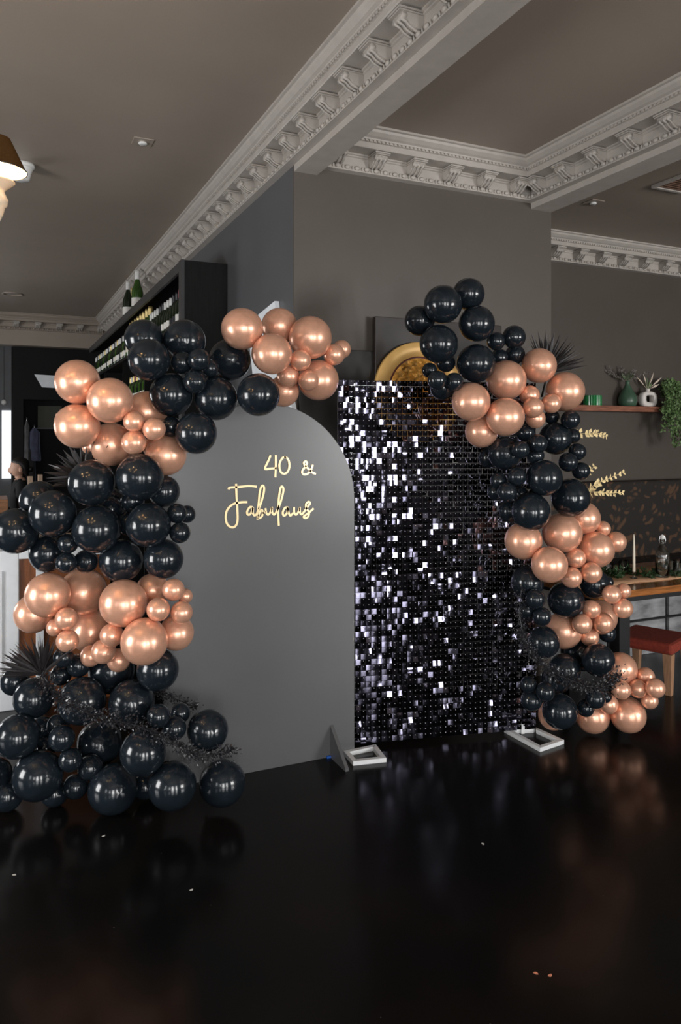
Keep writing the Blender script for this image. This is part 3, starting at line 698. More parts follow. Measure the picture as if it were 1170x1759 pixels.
for y in (BY0+1.6, BY0+2.9, BY0+4.4):
    MB().box((BX0+0.01, y-0.015, 0), (X1-0.02, y+0.015, SH[1]-0.03), 0, off).build('divider', 'black_wood', case)
def bottle_kit(kind, h, r, glass, foil, label_m):
    k = []
    if kind == 'burgundy':
        body = [(0,0.004),(r*0.9,0),(r,0.01),(r,h*0.50),(r*0.92,h*0.56),(r*0.62,h*0.66),(r*0.40,h*0.76),(r*0.36,h*0.80),(r*0.36,h*0.985),(0,h*0.985)]
    else:
        body = [(0,0.004),(r*0.9,0),(r,0.01),(r,h*0.60),(r*0.94,h*0.64),(r*0.60,h*0.70),(r*0.38,h*0.75),(r*0.36,h*0.80),(r*0.36,h*0.985),(0,h*0.985)]
    k.append(('glass', MB().lathe(body, 14, 0, None, True, False).mesh('glass', glass)))
    k.append(('foil', MB().lathe([(r*0.375,h*0.79),(r*0.40,h*0.80),(r*0.385,h*0.93),(r*0.42,h*0.94),(r*0.42,h*0.965),(r*0.39,h*0.97),(r*0.39,h),(0,h)], 12, 0, None, True, False).mesh('foil', foil)))
    k.append(('label', MB().lathe([(r*1.012,h*0.17),(r*1.012,h*0.36)], 14, 0, None, True, False).mesh('label', label_m)))
    return k
KITS = [bottle_kit('bordeaux', 0.31, 0.038, 'bottle_dark', 'foil_black', 'foil_black'), bottle_kit('burgundy', 0.30, 0.041, 'bottle_dark', 'foil_white', 'paper_label'),
        bottle_kit('bordeaux', 0.305, 0.038, 'bottle_green', 'foil_gold', 'candle_wax'), bottle_kit('bordeaux', 0.31, 0.038, 'bottle_dark', 'foil_red', 'paper_label')]
MAG = [bottle_kit('burgundy', 0.47, 0.062, 'bottle_green', 'foil_white', 'paper_label'), bottle_kit('burgundy', 0.47, 0.060, 'bottle_dark', 'foil_white', 'paper_label'), bottle_kit('burgundy', 0.43, 0.058, 'bottle_dark', 'foil_gold', 'candle_wax'), bottle_kit('burgundy', 0.39, 0.060, 'bottle_green', 'foil_gold', 'candle_wax')]
def bottle(kit, loc, label, group, rot=0):
    t = empty('wine_bottle', loc); t.rotation_euler = (0, 0, rot); tag(t, label, 'bottle', group)
    for nm, me in kit: inst(nm, me, Matrix.Identity(4), t)
rr = random.Random(8)
FO = ['black', 'white', 'gold', 'red']
for row, (xx) in enumerate((BX0+0.075, BX0+0.185)):
    y = BY0+0.17; i = 0
    while y < BY1-0.12:
        near = y < BY0+1.55; magz = BY0+1.62 < y < BY0+2.95
        if not magz:
            if near:
                k = (3 if i < 3 else (0 if i % 5 in (3, 4) else 1)) if row == 0 else (0 if i % 3 else 3)
            else: k = [1, 1, 2, 1, 0][i % 5] if row == 0 else [0, 1, 0][i % 3]
            bottle(KITS[k], (xx, y, SH[1]), '%s wine bottle with %s foil, upper shelf, %s, %s row' % ('green' if k == 2 else 'dark', FO[k], 'bay beside end panel' if near else 'far bays', 'back' if row else 'front'), 'wine bottles on the upper shelf')
        y += 0.104+rr.uniform(0, 0.014); i += 1
for (px, k, lb) in ((236, 0, 'green magnum with white foil and label standing on top of the case'), (228, 2, 'dark magnum with gold foil between two white-foiled magnums on the case'), (220, 1, 'dark magnum with white foil standing on top of the case')):
    v = onX(px, 500, BX0+(0.12 if k != 2 else 0.20)); bottle(MAG[k], (v.x, v.y, BZ-0.002), lb, 'magnum bottles on top of the case')
for i in range(8):
    bottle(MAG[3], (BX0+0.09, BY0+1.72+i*0.16, SH[1]), 'large green bottle with gold foil in the middle bay, upper shelf', 'large green bottles on the upper shelf')
y = BY0+1.7; i = 0
while y < BY0+4.3:
    k = [2, 1, 2, 3][i % 4]
    bottle(KITS[k], (BX0+0.08, y, SH[0]), '%s bottle with %s foil on the second shelf behind balloons' % ('green' if k == 2 else 'dark', FO[k]), 'bottles on the second shelf'); y += 0.11; i += 1

# ------------------------------------------------------------------ ceiling fittings
def ceil_at(px, py): return onZ(px, py, H)
c = ceil_at(37, 282); t = empty('smoke_detector', c); tag(t, 'white conical smoke detector on the ceiling behind the lampshade', 'smoke detector')
MB().lathe([(0,0.0),(0.082,0.0),(0.084,-0.018),(0.074,-0.03)], 24).build('base', 'plastic_white', t)
MB().lathe([(0.074,-0.028),(0.062,-0.06),(0.052,-0.10),(0.046,-0.112),(0,-0.114)], 24, 0, None, True, False).build('sensor_body', 'plastic_white', t)
def downlight(px, py, label, r=0.045, plate=0.062):
    c = ceil_at(px, py); t = empty('ceiling_downlight', c); tag(t, label, 'downlight')
    MB().box((-plate, -plate, -0.006), (plate, plate, 0.0)).build('plate', 'ceiling_paint', t, bevel=0.002)
    MB().lathe([(r*0.5,-0.006),(r*0.62,-0.014),(r*0.5,-0.020),(0,-0.018)], 18, 0, None, True, False).build('lens', 'plastic_white', t)
downlight(245, 243, 'small square downlight on the ceiling above the bottle case')
downlight(1019, 347, 'small downlight on the ceiling past the second beam')
c = ceil_at(22, 505); t = empty('round_downlight', c); tag(t, 'faint round ceiling fitting near the far cornice', 'downlight')
MB().lathe([(0.10,0.0),(0.10,-0.008),(0.13,-0.008),(0.13,0.0)], 28, 0, None, True, False).build('ring', 'ceiling_paint', t)
c = ceil_at(1180, 312); t = empty('ceiling_vent', c); tag(t, 'square ceiling vent with brown grille past the second beam', 'vent')
vs = 0.17; mb = MB()
for a in ((-vs,-vs,vs,-vs+0.03),(-vs,vs-0.03,vs,vs),(-vs,-vs+0.03,-vs+0.03,vs-0.03),(vs-0.03,-vs+0.03,vs,vs-0.03)): mb.box((a[0],a[1],-0.022),(a[2],a[3],0))
mb.build('frame', 'plaster', t, bevel=0.003)
for i in range(9):
    y = -vs+0.045+i*0.031; MB().box((-vs+0.03, y, -0.016), (vs-0.03, y+0.012, -0.006)).build('slat', 'grille', t)
MB().box((-vs+0.03, -vs+0.03, -0.004), (vs-0.03, vs-0.03, -0.001)).build('backing', 'grille', t)

# ------------------------------------------------------------------ chandelier (one shade reaches into view)
LZ = 2.1; lp = P(-8, 293, LZ); cc = lp-RIGHTV*0.44+FWD*0.02
ch = empty('chandelier', (cc.x, cc.y, H)); tag(ch, 'chandelier arm lamp with a glowing brown fabric shade and crystal cup', 'chandelier'); off = Matrix.Translation((-cc.x, -cc.y, -H))
MB().lathe([(0,0),(0.07,0),(0.065,-0.03),(0.012,-0.05),(0.010,-0.75),(0.03,-0.80),(0.045,-0.9),(0.03,-1.02),(0.05,-1.12),(0.03,-1.22),(0.012,-1.28),(0,-1.30)], 20, 0, None, True, False).build('column', 'crystal', ch)
for i in range(5):
    a = math.atan2(lp.y-cc.y, lp.x-cc.x)+i*2*math.pi/5; L = 0.44
    q = Vector((cc.x+L*math.cos(a), cc.y+L*math.sin(a), lp.z)); T = Matrix.Translation(q-Vector((cc.x, cc.y, H)))
    s = LZ/F
    loc = q-Vector((cc.x, cc.y, H)); h0 = Vector((0,0,-1.14)); o1 = Vector((math.cos(a), math.sin(a), 0))
    arm = MB().tube(smooth_path([h0, h0+o1*0.15+UP*-0.05, h0+o1*0.32+UP*-0.06, loc+UP*-0.085], 6), 0.009, 8).build('arm', 'crystal', ch)
    MB().lathe([(24*s,56*s),(51*s,0)], 36, 0, T, True, False).build('lamp_shade', 'shade_fabric', arm)
    MB().lathe([(23.4*s,55.8*s),(50.4*s,0.1*s)], 36, 0, T, True, False).build('shade_lining', 'lining_cream', arm)
    MB().lathe([(50.8*s,-0.6*s),(51.8*s,-0.2*s),(51.6*s,1.6*s),(50.6*s,1.2*s)], 36, 0, T, True, False).build('shade_trim', 'foil_black', arm)
    MB().lathe([(0,-100*s),(4*s,-96*s),(13*s,-74*s),(15*s,-66*s),(15*s,-63*s),(19*s,-60*s),(21*s,-50*s),(18*s,-43*s),(15*s,-36*s),(17*s,-32*s),(31*s,-21*s),(32*s,-18*s),(26*s,-19*s),(10*s,-24*s),(9*s,10*s),(0,10*s)], 24, 0, T, True, False).build('candle_cup', 'crystal', arm)
    MB().ball((0,0,0), (0.014,0.014,0.026), 12, 8, 0, T @ Matrix.Translation((0,0,0.036))).build('bulb', 'bulb_glow', arm)
    l = bpy.data.lights.new('bulb_light', 'POINT'); l.energy = 2.2; l.color = (1.0, 0.62, 0.30); l.shadow_soft_size = 0.028
    lo = bpy.data.objects.new('bulb_light', l); COL.objects.link(lo); lo.location = q+Vector((0,0,0.036)); 

# ------------------------------------------------------------------ wall shelf and what stands on it
sz = onY(1060, 697, Y3-0.19).z; sx0 = onY(958, 700, Y3).x
sf = MB().box((sx0, Y3-0.19, sz-0.052), (RIGHT-0.9, Y3-0.001, sz)).build('wall_shelf', 'shelf_wood', bevel=0.003); tag(sf, 'long reddish wood shelf on the wall above the bench', 'shelf')
def scl(px, py, y): v = onY(px, py, y); return (v-Vector((0,0,CAMZ))).dot(FWD)/F
yv = Y3-0.10; k = scl(1078, 680, yv)
def at_shelf(px): return Vector((onY(px, 690, yv).x, yv, sz))
p = at_shelf(1018); t = empty('candle_jar', p); tag(t, 'ribbed green glass candle jar on the wall shelf', 'candle jar')
mb = MB(); vs = []; fs = []; R0 = 14.5*k; N = 48
for z in (0, 17*k):
    for i in range(N): a = 2*math.pi*i/N; r = R0*(1+(0.035 if i % 2 else -0.03)); vs.append((r*math.cos(a), r*math.sin(a), z))
fs = [(i, (i+1) % N, N+(i+1) % N, N+i) for i in range(N)]+[list(range(N))[::-1]]
mb.add(vs, fs); mb.lathe([(R0*0.97,17*k),(R0*0.88,17*k),(R0*0.88,8*k)], 48, 0, None, True, False); mb.build('ribbed_glass', 'green_glass', t)
MB().lathe([(R0*0.88,9*k),(0,9*k)], 32, 0, None, False, False).build('wax', 'candle_wax', t)
p = at_shelf(1078); t = empty('bud_vase', p); tag(t, 'matte green pear-shaped vase with dry lavender stems', 'vase')
MB().lathe([(0,0),(12*k,0),(15*k,4*k),(16*k,11*k),(14*k,19*k),(9*k,28*k),(4.5*k,36*k),(3.6*k,41*k),(4.2*k,44*k),(3.0*k,43.5*k),(2.6*k,38*k)], 28, 0, None, True, False).build('vase_body', 'green_glaze', t)
rr = random.Random(4)
for (dx, dyy, b) in ((-34,-30+0,0),(-14,62,0),(-8,66,0),(10,64,0),(14,60,0),(-36,60,0),(34,58,0),(4,56,0),(-20,52,0)):
    tip = RIGHTV*(dx*k)+UP*(abs(dyy)*k if dyy > 0 else 66*k)+FWD*rr.uniform(-0.05,0.05)
    path = smooth_path([Vector((0,0,38*k)), Vector((0,0,44*k))+RIGHTV*dx*k*0.15, Vector((0,0,52*k))+RIGHTV*dx*k*0.55, tip], 6)
    mb = MB().tube(path, 0.0025, 5)
    for q in path[len(path)//2:]:
        for _ in range(3): mb.leaf(q, (rr.gauss(0,1),rr.gauss(0,1),rr.gauss(0.5,1)), (rr.gauss(0,1),rr.gauss(0,1),rr.gauss(0,1)), 0.028, 0.009)
    mb.build('dry_stem', 'dry_stem', t)
mb = MB()
for i in range(46):
    a = rr.uniform(-1, 1)*0.9; d = RIGHTV*math.sin(a)+UP*math.cos(a)+FWD*rr.uniform(-.4,.4)
    mb.leaf(Vector((0,0,42*k))+d*rr.uniform(0,0.03), d, (rr.gauss(0,1),rr.gauss(0,1),0.1), rr.uniform(0.06,0.12), 0.014)
o = mb.build('sage_leaves', 'sage_leaf', t); o['kind'] = 'stuff'
p = at_shelf(1113); t = empty('ring_vase', p); tag(t, 'white ceramic ring-shaped vase with pale leaves', 'vase')
HW, HH, n = 17.5*k, 27*k, 48
def sup(a, w, h, e): c_, s_ = math.cos(a), math.sin(a); return (w*math.copysign(abs(c_)**e, c_), h*math.copysign(abs(s_)**e, s_))
vs = []; fs = []; D = 0.035
for (w1, h1, zo, yy) in ((HW, HH/2, HH/2, -D*0.6), (HW*0.9, HH/2*0.88, HH/2, -D), (10*k, 6.8*k, HH*0.53, -D), (9.2*k, 6*k, HH*0.53, -D*0.7), (9.2*k, 6*k, HH*0.53, D*0.7), (10*k, 6.8*k, HH*0.53, D), (HW*0.9, HH/2*0.88, HH/2, D), (HW, HH/2, HH/2, D*0.6)):
    for i in range(n): x, z = sup(2*math.pi*i/n, w1, h1, 0.62); vs.append((x, yy, z+zo))
m_ = 8
for j in range(m_):
    for i in range(n): fs.append((j*n+i, j*n+(i+1) % n, ((j+1) % m_)*n+(i+1) % n, ((j+1) % m_)*n+i))
MB().add(vs, fs, 0, True).lathe([(4.2*k,HH*0.96),(3.6*k,HH+2*k),(4.2*k,HH+5*k),(3*k,HH+5*k),(2.6*k,HH+1*k)], 18, 0, None, True, False).build('ring_body', 'white_ceramic', t)
for (dx, dz_, m) in ((-19,22,'cream_leaf'),(-8,28,'cream_leaf'),(-2,22,'sage_leaf'),(10,30,'cream_leaf'),(24,22,'cream_leaf'),(20,10,'cream_leaf'),(4,18,'ivy_leaf'),(-5,14,'ivy_leaf'),(7,12,'ivy_leaf')):
    b = Vector((0,0,HH+3*k)); tip = b+RIGHTV*dx*k+UP*dz_*k
    MB().leaf(b.lerp(tip, 0.25), tip-b, (0.2,-1,0.15), (tip-b).length*0.8, 0.022).tube([b, b.lerp(tip, 0.4)], 0.0018, 5).build('leaf', m, t)
# trailing plant in a small pot
p = at_shelf(1142); t = empty('trailing_plant', p); tag(t, 'leafy green trailing plant spilling over the shelf end', 'plant')
MB().lathe([(0,0),(0.045,0),(0.058,0.085),(0.062,0.09),(0.052,0.09),(0.05,0.07),(0,0.07)], 22, 0, None, True, False).build('pot', 'dry_stem', t)
rr = random.Random(6)
for i in range(24):
    s_ = rr.uniform(-0.20, 0.20); drop = rr.uniform(0.04, 0.40) if abs(s_) < 0.11 else rr.uniform(0.02, 0.24); up = rr.uniform(0.08, 0.26)
    path = smooth_path([Vector((0,0,0.08)), Vector((s_*0.35,-0.05,0.10+up*0.6)), Vector((s_*0.7,-0.12-rr.uniform(0,.04),0.06+up*0.4)), Vector((s_*0.9,-0.15-rr.uniform(0,.05),-drop*0.4)), Vector((s_+rr.uniform(-.02,.02),-0.15-rr.uniform(0,.05),-drop))], 7)
    mb = MB().tube(path, 0.0018, 5)
    for q in path[3:]:
        for _ in range(5): mb.leaf(q+Vector((rr.gauss(0,.012),rr.gauss(0,.012),rr.gauss(0,.012))), (rr.gauss(0,1),rr.gauss(0,1)-0.4,rr.gauss(0,.8)), (rr.gauss(0,1),rr.gauss(0,1)-1,rr.gauss(0,1)), rr.uniform(.022,.038), rr.uniform(.018,.028))
    mb.build('vine', 'ivy_leaf', t)

# ------------------------------------------------------------------ bench, table, stool
bt = onY(1100, 826, Y3-0.16).z; BF = 4.28
bn = empty('banquette', (4.4, BF, 0)); tag(bn, 'banquette with a dark leaf-patterned back and grey panelled base', 'bench'); off = Matrix.Translation((-4.4, -BF, 0)); bx0 = CX2+0.005
MB().box((bx0, Y3-0.16, 0.42), (RIGHT-0.02, Y3-0.005, bt), 0, off).build('backrest', 'leaf_print', bn, bevel=0.02)
MB().box((bx0, BF-0.02, 0.44), (RIGHT-0.02, Y3-0.15, 0.54), 0, off).build('seat_cushion', 'leaf_print', bn, bevel=0.02)
MB().box((bx0, BF+0.03, 0.0), (RIGHT-0.02, Y3-0.16, 0.44), 0, off).build('base', 'black_metal', bn)
x = bx0+0.03
while x < RIGHT-0.5:
    for (z0, z1) in ((0.0, 0.255), (0.275, 0.43)): MB().box((x, BF, z0), (x+0.56, BF+0.03, z1), 0, off).build('base_panel', 'concrete_panel', bn, bevel=0.003)
    x += 0.60
TZ = 0.75; ta = onZ(1120, 1010, TZ); TX0, TX1, TY0 = ta.x-0.42, ta.x+1.7, ta.y; TY1 = TY0+0.72
tb = empty('dining_table', ((TX0+TX1)/2, TY0+0.36, 0)); tag(tb, 'polished orange-brown wooden dining table with black legs', 'table'); off = Matrix.Translation((-(TX0+TX1)/2, -TY0-0.36, 0))
MB().box((TX0, TY0, TZ-0.042), (TX1, TY1, TZ), 0, off).build('tabletop', 'table_wood', tb, bevel=0.004)
MB().box((TX0+0.1, TY0+0.08, TZ-0.09), (TX1-0.1, TY1-0.08, TZ-0.042), 0, off).build('apron', 'black_metal', tb)
for (x, y) in ((TX0+0.26, TY0+0.10), (TX0+0.26, TY1-0.18), (TX1-0.3, TY0+0.10), (TX1-0.3, TY1-0.18)):
    MB().box((x, y, 0), (x+0.085, y+0.085, TZ-0.09), 0, off).build('leg', 'black_metal', tb)
rn = MB()
vs = []; fs = []; n = 40
for i in range(n+1):
    xx = TX0+(TX1-TX0)*i/n
    for y in (TY0+0.15, TY0+0.26, TY1-0.24, TY1-0.13):
        vs.append((xx, y+0.006*math.sin(i*0.9), TZ+0.003+0.0015*math.sin(i*1.7+y*30)))
for i in range(n):
    for j in range(3): a = i*4+j; fs.append((a, a+4, a+5, a+1))
rn.add(vs, fs, 0, True); rb_ = rn.build('table_runner', 'runner_cloth'); so = rb_.modifiers.new('thick', 'SOLIDIFY'); so.thickness = 0.0024; so.offset = -1
tag(rb_, 'tan cloth runner along the dining table', 'table runner')
TT = TZ+0.005
def tab(px, py): v = onZ(px, py, TT); return v
p = tab(1089, 993); k = (p-Vector((0,0,CAMZ))).dot(FWD)/F
t = empty('taper_candle', p); tag(t, 'tall ivory taper candle in a glass holder on the table', 'candle')
MB().lathe([(0,0),(6*k,0),(6*k,1.2*k),(2*k,2.5*k),(2.4*k,5*k),(3.6*k,8*k),(3.4*k,11*k),(2.9*k,11*k),(2.7*k,8*k),(0,8*k)], 18, 0, None, True, False).build('holder', 'clear_glass', t)
MB().lathe([(0,8*k),(2.6*k,8*k),(2.3*k,40*k),(1.5*k,68*k),(0.9*k,75*k),(0,75.5*k)], 14, 0, None, True, False).build('wax_taper', 'candle_wax', t)
p = tab(1138, 991); k = (p-Vector((0,0,CAMZ))).dot(FWD)/F
t = empty('swing_top_bottle', p); tag(t, 'clear swing-top water bottle on the dining table', 'bottle')
MB().lathe([(0,0.5*k),(10.5*k,0),(11.5*k,2*k),(11.5*k,38*k),(10*k,44*k),(4.5*k,54*k),(3.6*k,58*k),(3.6*k,63*k),(4.4*k,64*k),(4.4*k,66*k),(2.9*k,66*k),(2.9*k,57*k),(9.2*k,43*k),(10.6*k,37*k),(10.6*k,3*k),(0,2.5*k)], 24, 0, None, True, False).build('glass_body', 'clear_glass', t)
MB().lathe([(0,64*k),(2.7*k,64*k),(4.0*k,67*k),(3.8*k,70*k),(1.5*k,71.5*k),(0,71.5*k)], 14, 0, None, True, False).build('stopper', 'plastic_white', t)
MB().tube([RIGHTV*4.4*k+UP*58*k, RIGHTV*5.5*k+UP*63*k, RIGHTV*4*k+UP*70*k, UP*72.5*k, RIGHTV*-4*k+UP*70*k, RIGHTV*-5.5*k+UP*63*k, RIGHTV*-4.4*k+UP*58*k], 0.6*k, 6).build('wire_bail', 'aluminium', t)
gk = MB().lathe([(0,0.003),(0.030,0),(0.034,0.004),(0.038,0.085),(0.0365,0.085),(0.032,0.010),(0,0.009)], 22, 0, None, True, False).mesh('tumbler', 'clear_glass')
for (x, y, lb) in ((1044,985,'clear glass tumbler half hidden behind rose gold balloons'),(1072,984,'clear glass tumbler between the balloons and the taper candle'),(1154,984,'clear glass tumbler beside the swing-top bottle'),(1166,988,'clear glass tumbler at the table garland beyond the bottle'),(1178,980,'clear glass tumbler further along the dining table')):
    tag(inst('glass_tumbler', gk, Matrix.Translation(tab(x, y))), lb, 'glass', 'tumblers on the dining table')
leafy('table_garland', [tab(1035, 986)+UP*.012, tab(1058, 992)+UP*.012, tab(1078, 985)+UP*.02, tab(1112, 992)+UP*.012, tab(1135, 984)+UP*.012, tab(1165, 991)+UP*.012, tab(1200, 985)+UP*.012], 420, 0.034, 0.018, 'garland_green', 'dark green leaf garland lying on the tan table runner', 'foliage', spread=0.014, stem=0.003, seed=9)
# stool
NB = onZ(1155, 1127, 0.265); LB = onZ(1086, 1114, 0.265); e = (LB-NB); sd = 0.40; e = e.normalized(); f2 = Vector((-e.y, e.x, 0)); f2 = f2 if f2.x > 0 else -f2
ctr = NB+e*sd/2+f2*sd/2
st = empty('low_stool', (ctr.x, ctr.y, 0), basis(Vector((ctr.x, ctr.y, 0)), e, f2, UP)); tag(st, 'low stool with a rust red fabric seat and wooden legs by the table', 'stool')
MB().box((-sd/2, -sd/2, 0.262), (sd/2, sd/2, 0.335)).build('seat', 'red_fabric', st, bevel=0.022)
for sx in (-1, 1):
    for sy in (-1, 1):
        a = Vector((sx*(sd/2-0.035), sy*(sd/2-0.035), 0.265)); b = Vector((sx*(sd/2-0.03), sy*(sd/2-0.03), 0.0)); mb = MB(); w1, w2 = 0.030, 0.020
        vs = [a+Vector((i*w1, j*w1, 0)) for i, j in ((-1,-1),(1,-1),(1,1),(-1,1))]+[b+Vector((i*w2, j*w2, 0)) for i, j in ((-1,-1),(1,-1),(1,1),(-1,1))]
        mb.add(vs, [(0,1,2,3),(7,6,5,4),(0,4,5,1),(1,5,6,2),(2,6,7,3),(3,7,4,0)]); mb.build('leg', 'leg_wood', st, bevel=0.003)

# ------------------------------------------------------------------ left: white counter, far bar, person, hatch contents
YC = 5.0
def cxp(px): return onY(px, 1000, YC).x
ct = empty('service_counter', (cxp(20), YC+0.2, 0)); tag(ct, 'white painted counter with brown timber panels behind the balloon column', 'counter'); off = Matrix.Translation((-cxp(20), -YC-0.2, 0))
cz = onY(20, 946, YC).z; cxl = -0.55
MB().box((cxl, YC, 0), (cxp(33), YC+0.05, cz), 0, off).build('end_post', 'white_paint', ct, bevel=0.008)
MB().box((cxl, YC-0.012, 0.2), (cxp(5), YC, cz-0.12), 0, off).build('raised_panel', 'white_paint', ct, bevel=0.006)
MB().box((cxp(33), YC, cz-0.055), (cxp(190), YC+0.05, cz), 0, off).build('top_rail', 'white_paint', ct, bevel=0.004)
MB().box((cxp(33), YC+0.02, 0.0), (cxp(62), YC+0.045, cz-0.055), 0, off).build('timber_panel', 'panel_wood', ct)
MB().box((cxp(62), YC, 0.0), (cxp(76), YC+0.05, cz-0.055), 0, off).build('mullion', 'white_paint', ct, bevel=0.004)
MB().box((cxp(76), YC+0.02, 0.0), (cxp(190), YC+0.045, cz-0.055), 0, off).build('timber_panel', 'panel_wood', ct)
MB().box((cxl, YC+0.05, cz-0.04), (cxp(190), YC+0.5, cz), 0, off).build('worktop', 'white_paint', ct, bevel=0.004)
YB = 8.6; bz = onY(7, 858, YB).z; bxr = onY(14, 860, YB).x
bc = empty('bar_counter', (bxr-0.8, YB+0.3, 0)); tag(bc, 'orange wooden bar counter in front of the person in black', 'counter'); off = Matrix.Translation((-bxr+0.8, -YB-0.3, 0))
MB().box((bxr-1.6, YB, bz-0.14), (bxr, YB+0.6, bz), 0, off).build('worktop', 'counter_wood', bc, bevel=0.005)
MB().box((bxr-1.55, YB+0.05, 0), (bxr-0.05, YB+0.55, bz-0.14), 0, off).build('base', 'panel_wood', bc)
v = onY(52, 818, 8.40); v2 = onY(69, 818, 8.76); t = empty('bar_chair', (v.x, 8.40, 0)); tag(t, 'pale wood bar chair by the hatch with only its back posts showing', 'chair')
dq = Vector((v2.x-v.x, 0.36, 0)); sq = Vector((dq.y, -dq.x, 0)).normalized()*0.38
for q in (Vector((0,0,0)), dq):
    MB().box((q.x-0.024, q.y-0.02, 0), (q.x+0.024, q.y+0.02, v.z)).build('back_post', 'light_wood', t, bevel=0.004)
    q = q+sq; MB().box((q.x-0.02, q.y-0.02, 0), (q.x+0.02, q.y+0.02, 0.68)).build('leg', 'light_wood', t)
MB().prism([Vector((0,0,0.68)), sq+UP*0.68, sq+dq+UP*0.68, dq+UP*0.68], (0,0,0.04)).build('seat', 'black_cloth', t, bevel=0.008)
MB().tube([Vector((0,0,v.z-0.2)), dq+UP*(v.z-0.2)], 0.014, 8).build('back_rail', 'black_wood', t)
# person in black, side on, looking along the bar
YP = 9.35
hp = onY(33, 806, YP); pr = empty('person', (hp.x, YP, 0)); tag(pr, 'person with dark tied hair in a black top facing along the bar', 'person')
def person_mesh(zh):
    # skeleton: x forward is -X here (faces left); zh is eye height
    V = []; E = []; Rr = []
    def n(p, r, par=None):
        V.append(p); Rr.append(r if isinstance(r, tuple) else (r, r))
        if par is not None: E.append((par, len(V)-1))
        return len(V)-1
    s = zh
    pel = n((0,0,s-0.62), (0.125,0.16)); wai = n((0,0,s-0.46), (0.105,0.135), pel); che = n((0.0,0,s-0.28), (0.115,0.165), wai); sho = n((0.01,0,s-0.16), (0.075,0.12), che)
    nk = n((0.0,0,s-0.10), 0.052, sho); nk2 = n((-0.012,0,s-0.055), 0.05, nk)
    for sy in (-1, 1):
        a = n((0.01,sy*0.165,s-0.19), 0.058, sho); el = n((0.0,sy*0.20,s-0.45), 0.042, a); wr = n((-0.22,sy*0.16,s-0.50), 0.028, el); pa = n((-0.29,sy*0.15,s-0.50), (0.035,0.02), wr)
        for fi, (fy, fl) in enumerate(((-0.03,0.065),(-0.01,0.08),(0.01,0.075),(0.028,0.06))):
            f1 = n((-0.32,sy*0.15+fy,s-0.505), 0.009, pa); n((-0.32-fl,sy*0.15+fy,s-0.525), 0.008, f1)
        th = n((-0.27,sy*0.15-sy*0.04,s-0.505), 0.01, pa); n((-0.31,sy*0.15-sy*0.055,s-0.515), 0.009, th)
        hpj = n((0,sy*0.085,s-0.70), 0.09, pel); kn = n((-0.03,sy*0.09,(s-0.70)*0.52), 0.062, hpj); an = n((0.0,sy*0.09,0.09), 0.042, kn); n((-0.13,sy*0.09,0.035), (0.042,0.03), an)
    return V, E, Rr
def skin_to_mesh(V, E, Rr, root, sub=2):
    me = bpy.data.meshes.new('skel'); me.from_pydata(V, E, []); o = bpy.data.objects.new('skel', me); COL.objects.link(o)
    o.modifiers.new('skin', 'SKIN').use_smooth_shade = True
    for i, r in enumerate(Rr): me.skin_vertices[0].data[i].radius = r
    me.skin_vertices[0].data[root].use_root = True
    ss = o.modifiers.new('sub', 'SUBSURF'); ss.levels = sub; ss.render_levels = sub
    dg = bpy.context.evaluated_depsgraph_get(); dg.update(); res = bpy.data.meshes.new_from_object(o.evaluated_get(dg))
    bpy.data.objects.remove(o); return res
zh = hp.z
body = skin_to_mesh(*person_mesh(zh), 0)
vs = [v.co.copy() for v in body.vertices]; fs = [list(p.vertices) for p in body.polygons]
mb = MB()
for f in fs: pass
def cut(p): return p.z > zh-0.115 and abs(p.y) < 0.09 or p.x < -0.20 and p.z > zh-0.6 and p.z < zh-0.4
mb.v = [tuple(v) for v in vs]; mb.f = fs; mb.sm = [True]*len(fs)
mb.mi = [0 if cut(sum((vs[i] for i in f), Vector())/len(f)) else 1 for f in fs]
# head: lofted rings along z, joined into the neck
prof = [(-0.075,0.040,0.040,-0.02),(-0.055,0.058,0.050,-0.022),(-0.03,0.078,0.062,-0.018),(0.0,0.092,0.070,-0.008),(0.035,0.098,0.075,0.0),(0.075,0.094,0.072,0.006),(0.105,0.072,0.056,0.008),(0.122,0.035,0.03,0.008),(0.126,0.002,0.002,0.008)]
NS = 28; hv = []; hf = []
for (dz_, rx, ry, ox) in prof:
    for k in range(NS):
        a = 2*math.pi*k/NS; x = ox-rx*math.cos(a); y = ry*math.sin(a)
        if k in (0, 1, NS-1) and abs(dz_+0.005) < 0.03: x -= 0.020 if k == 0 else 0.006       # nose
        if k in (0, 1, NS-1) and abs(dz_-0.035) < 0.01: x += 0.006
        hv.append((x, y, zh+dz_))
for i in range(len(prof)-1):
    for k in range(NS): hf.append((i*NS+k, (i+1)*NS+k, (i+1)*NS+(k+1) % NS, i*NS+(k+1) % NS))
mb.add(hv, hf, 0, True)
for sy in (-1, 1):
    mb.ball((0.012, sy*0.074, zh-0.002), (0.020,0.010,0.031), 10, 8)
    mb.ball((-0.078, sy*0.030, zh+0.012), (0.010,0.012,0.007), 8, 6, 2)
mb.ball((-0.088, 0, zh-0.048), (0.010,0.022,0.008), 8, 6, 3)
mb.build('body', ['skin', 'black_cloth', 'hair_black', 'oxblood'], pr)
mb = MB(); hv = []; hf = []
hair = [(-0.085,0.02,0.035,0.082),(-0.05,0.036,0.060,0.070),(-0.015,0.048,0.074,0.058),(0.02,0.058,0.080,0.050),(0.05,0.074,0.082,0.034),(0.075,0.096,0.080,0.012),(0.100,0.088,0.068,0.008),(0.124,0.062,0.050,0.008),(0.138,0.024,0.022,0.01),(0.140,0.001,0.001,0.01)]
for (dz_, rx, ry, ox) in hair:
    for k in range(NS): a = 2*math.pi*k/NS; hv.append((ox-rx*math.cos(a), ry*math.sin(a), zh+dz_))
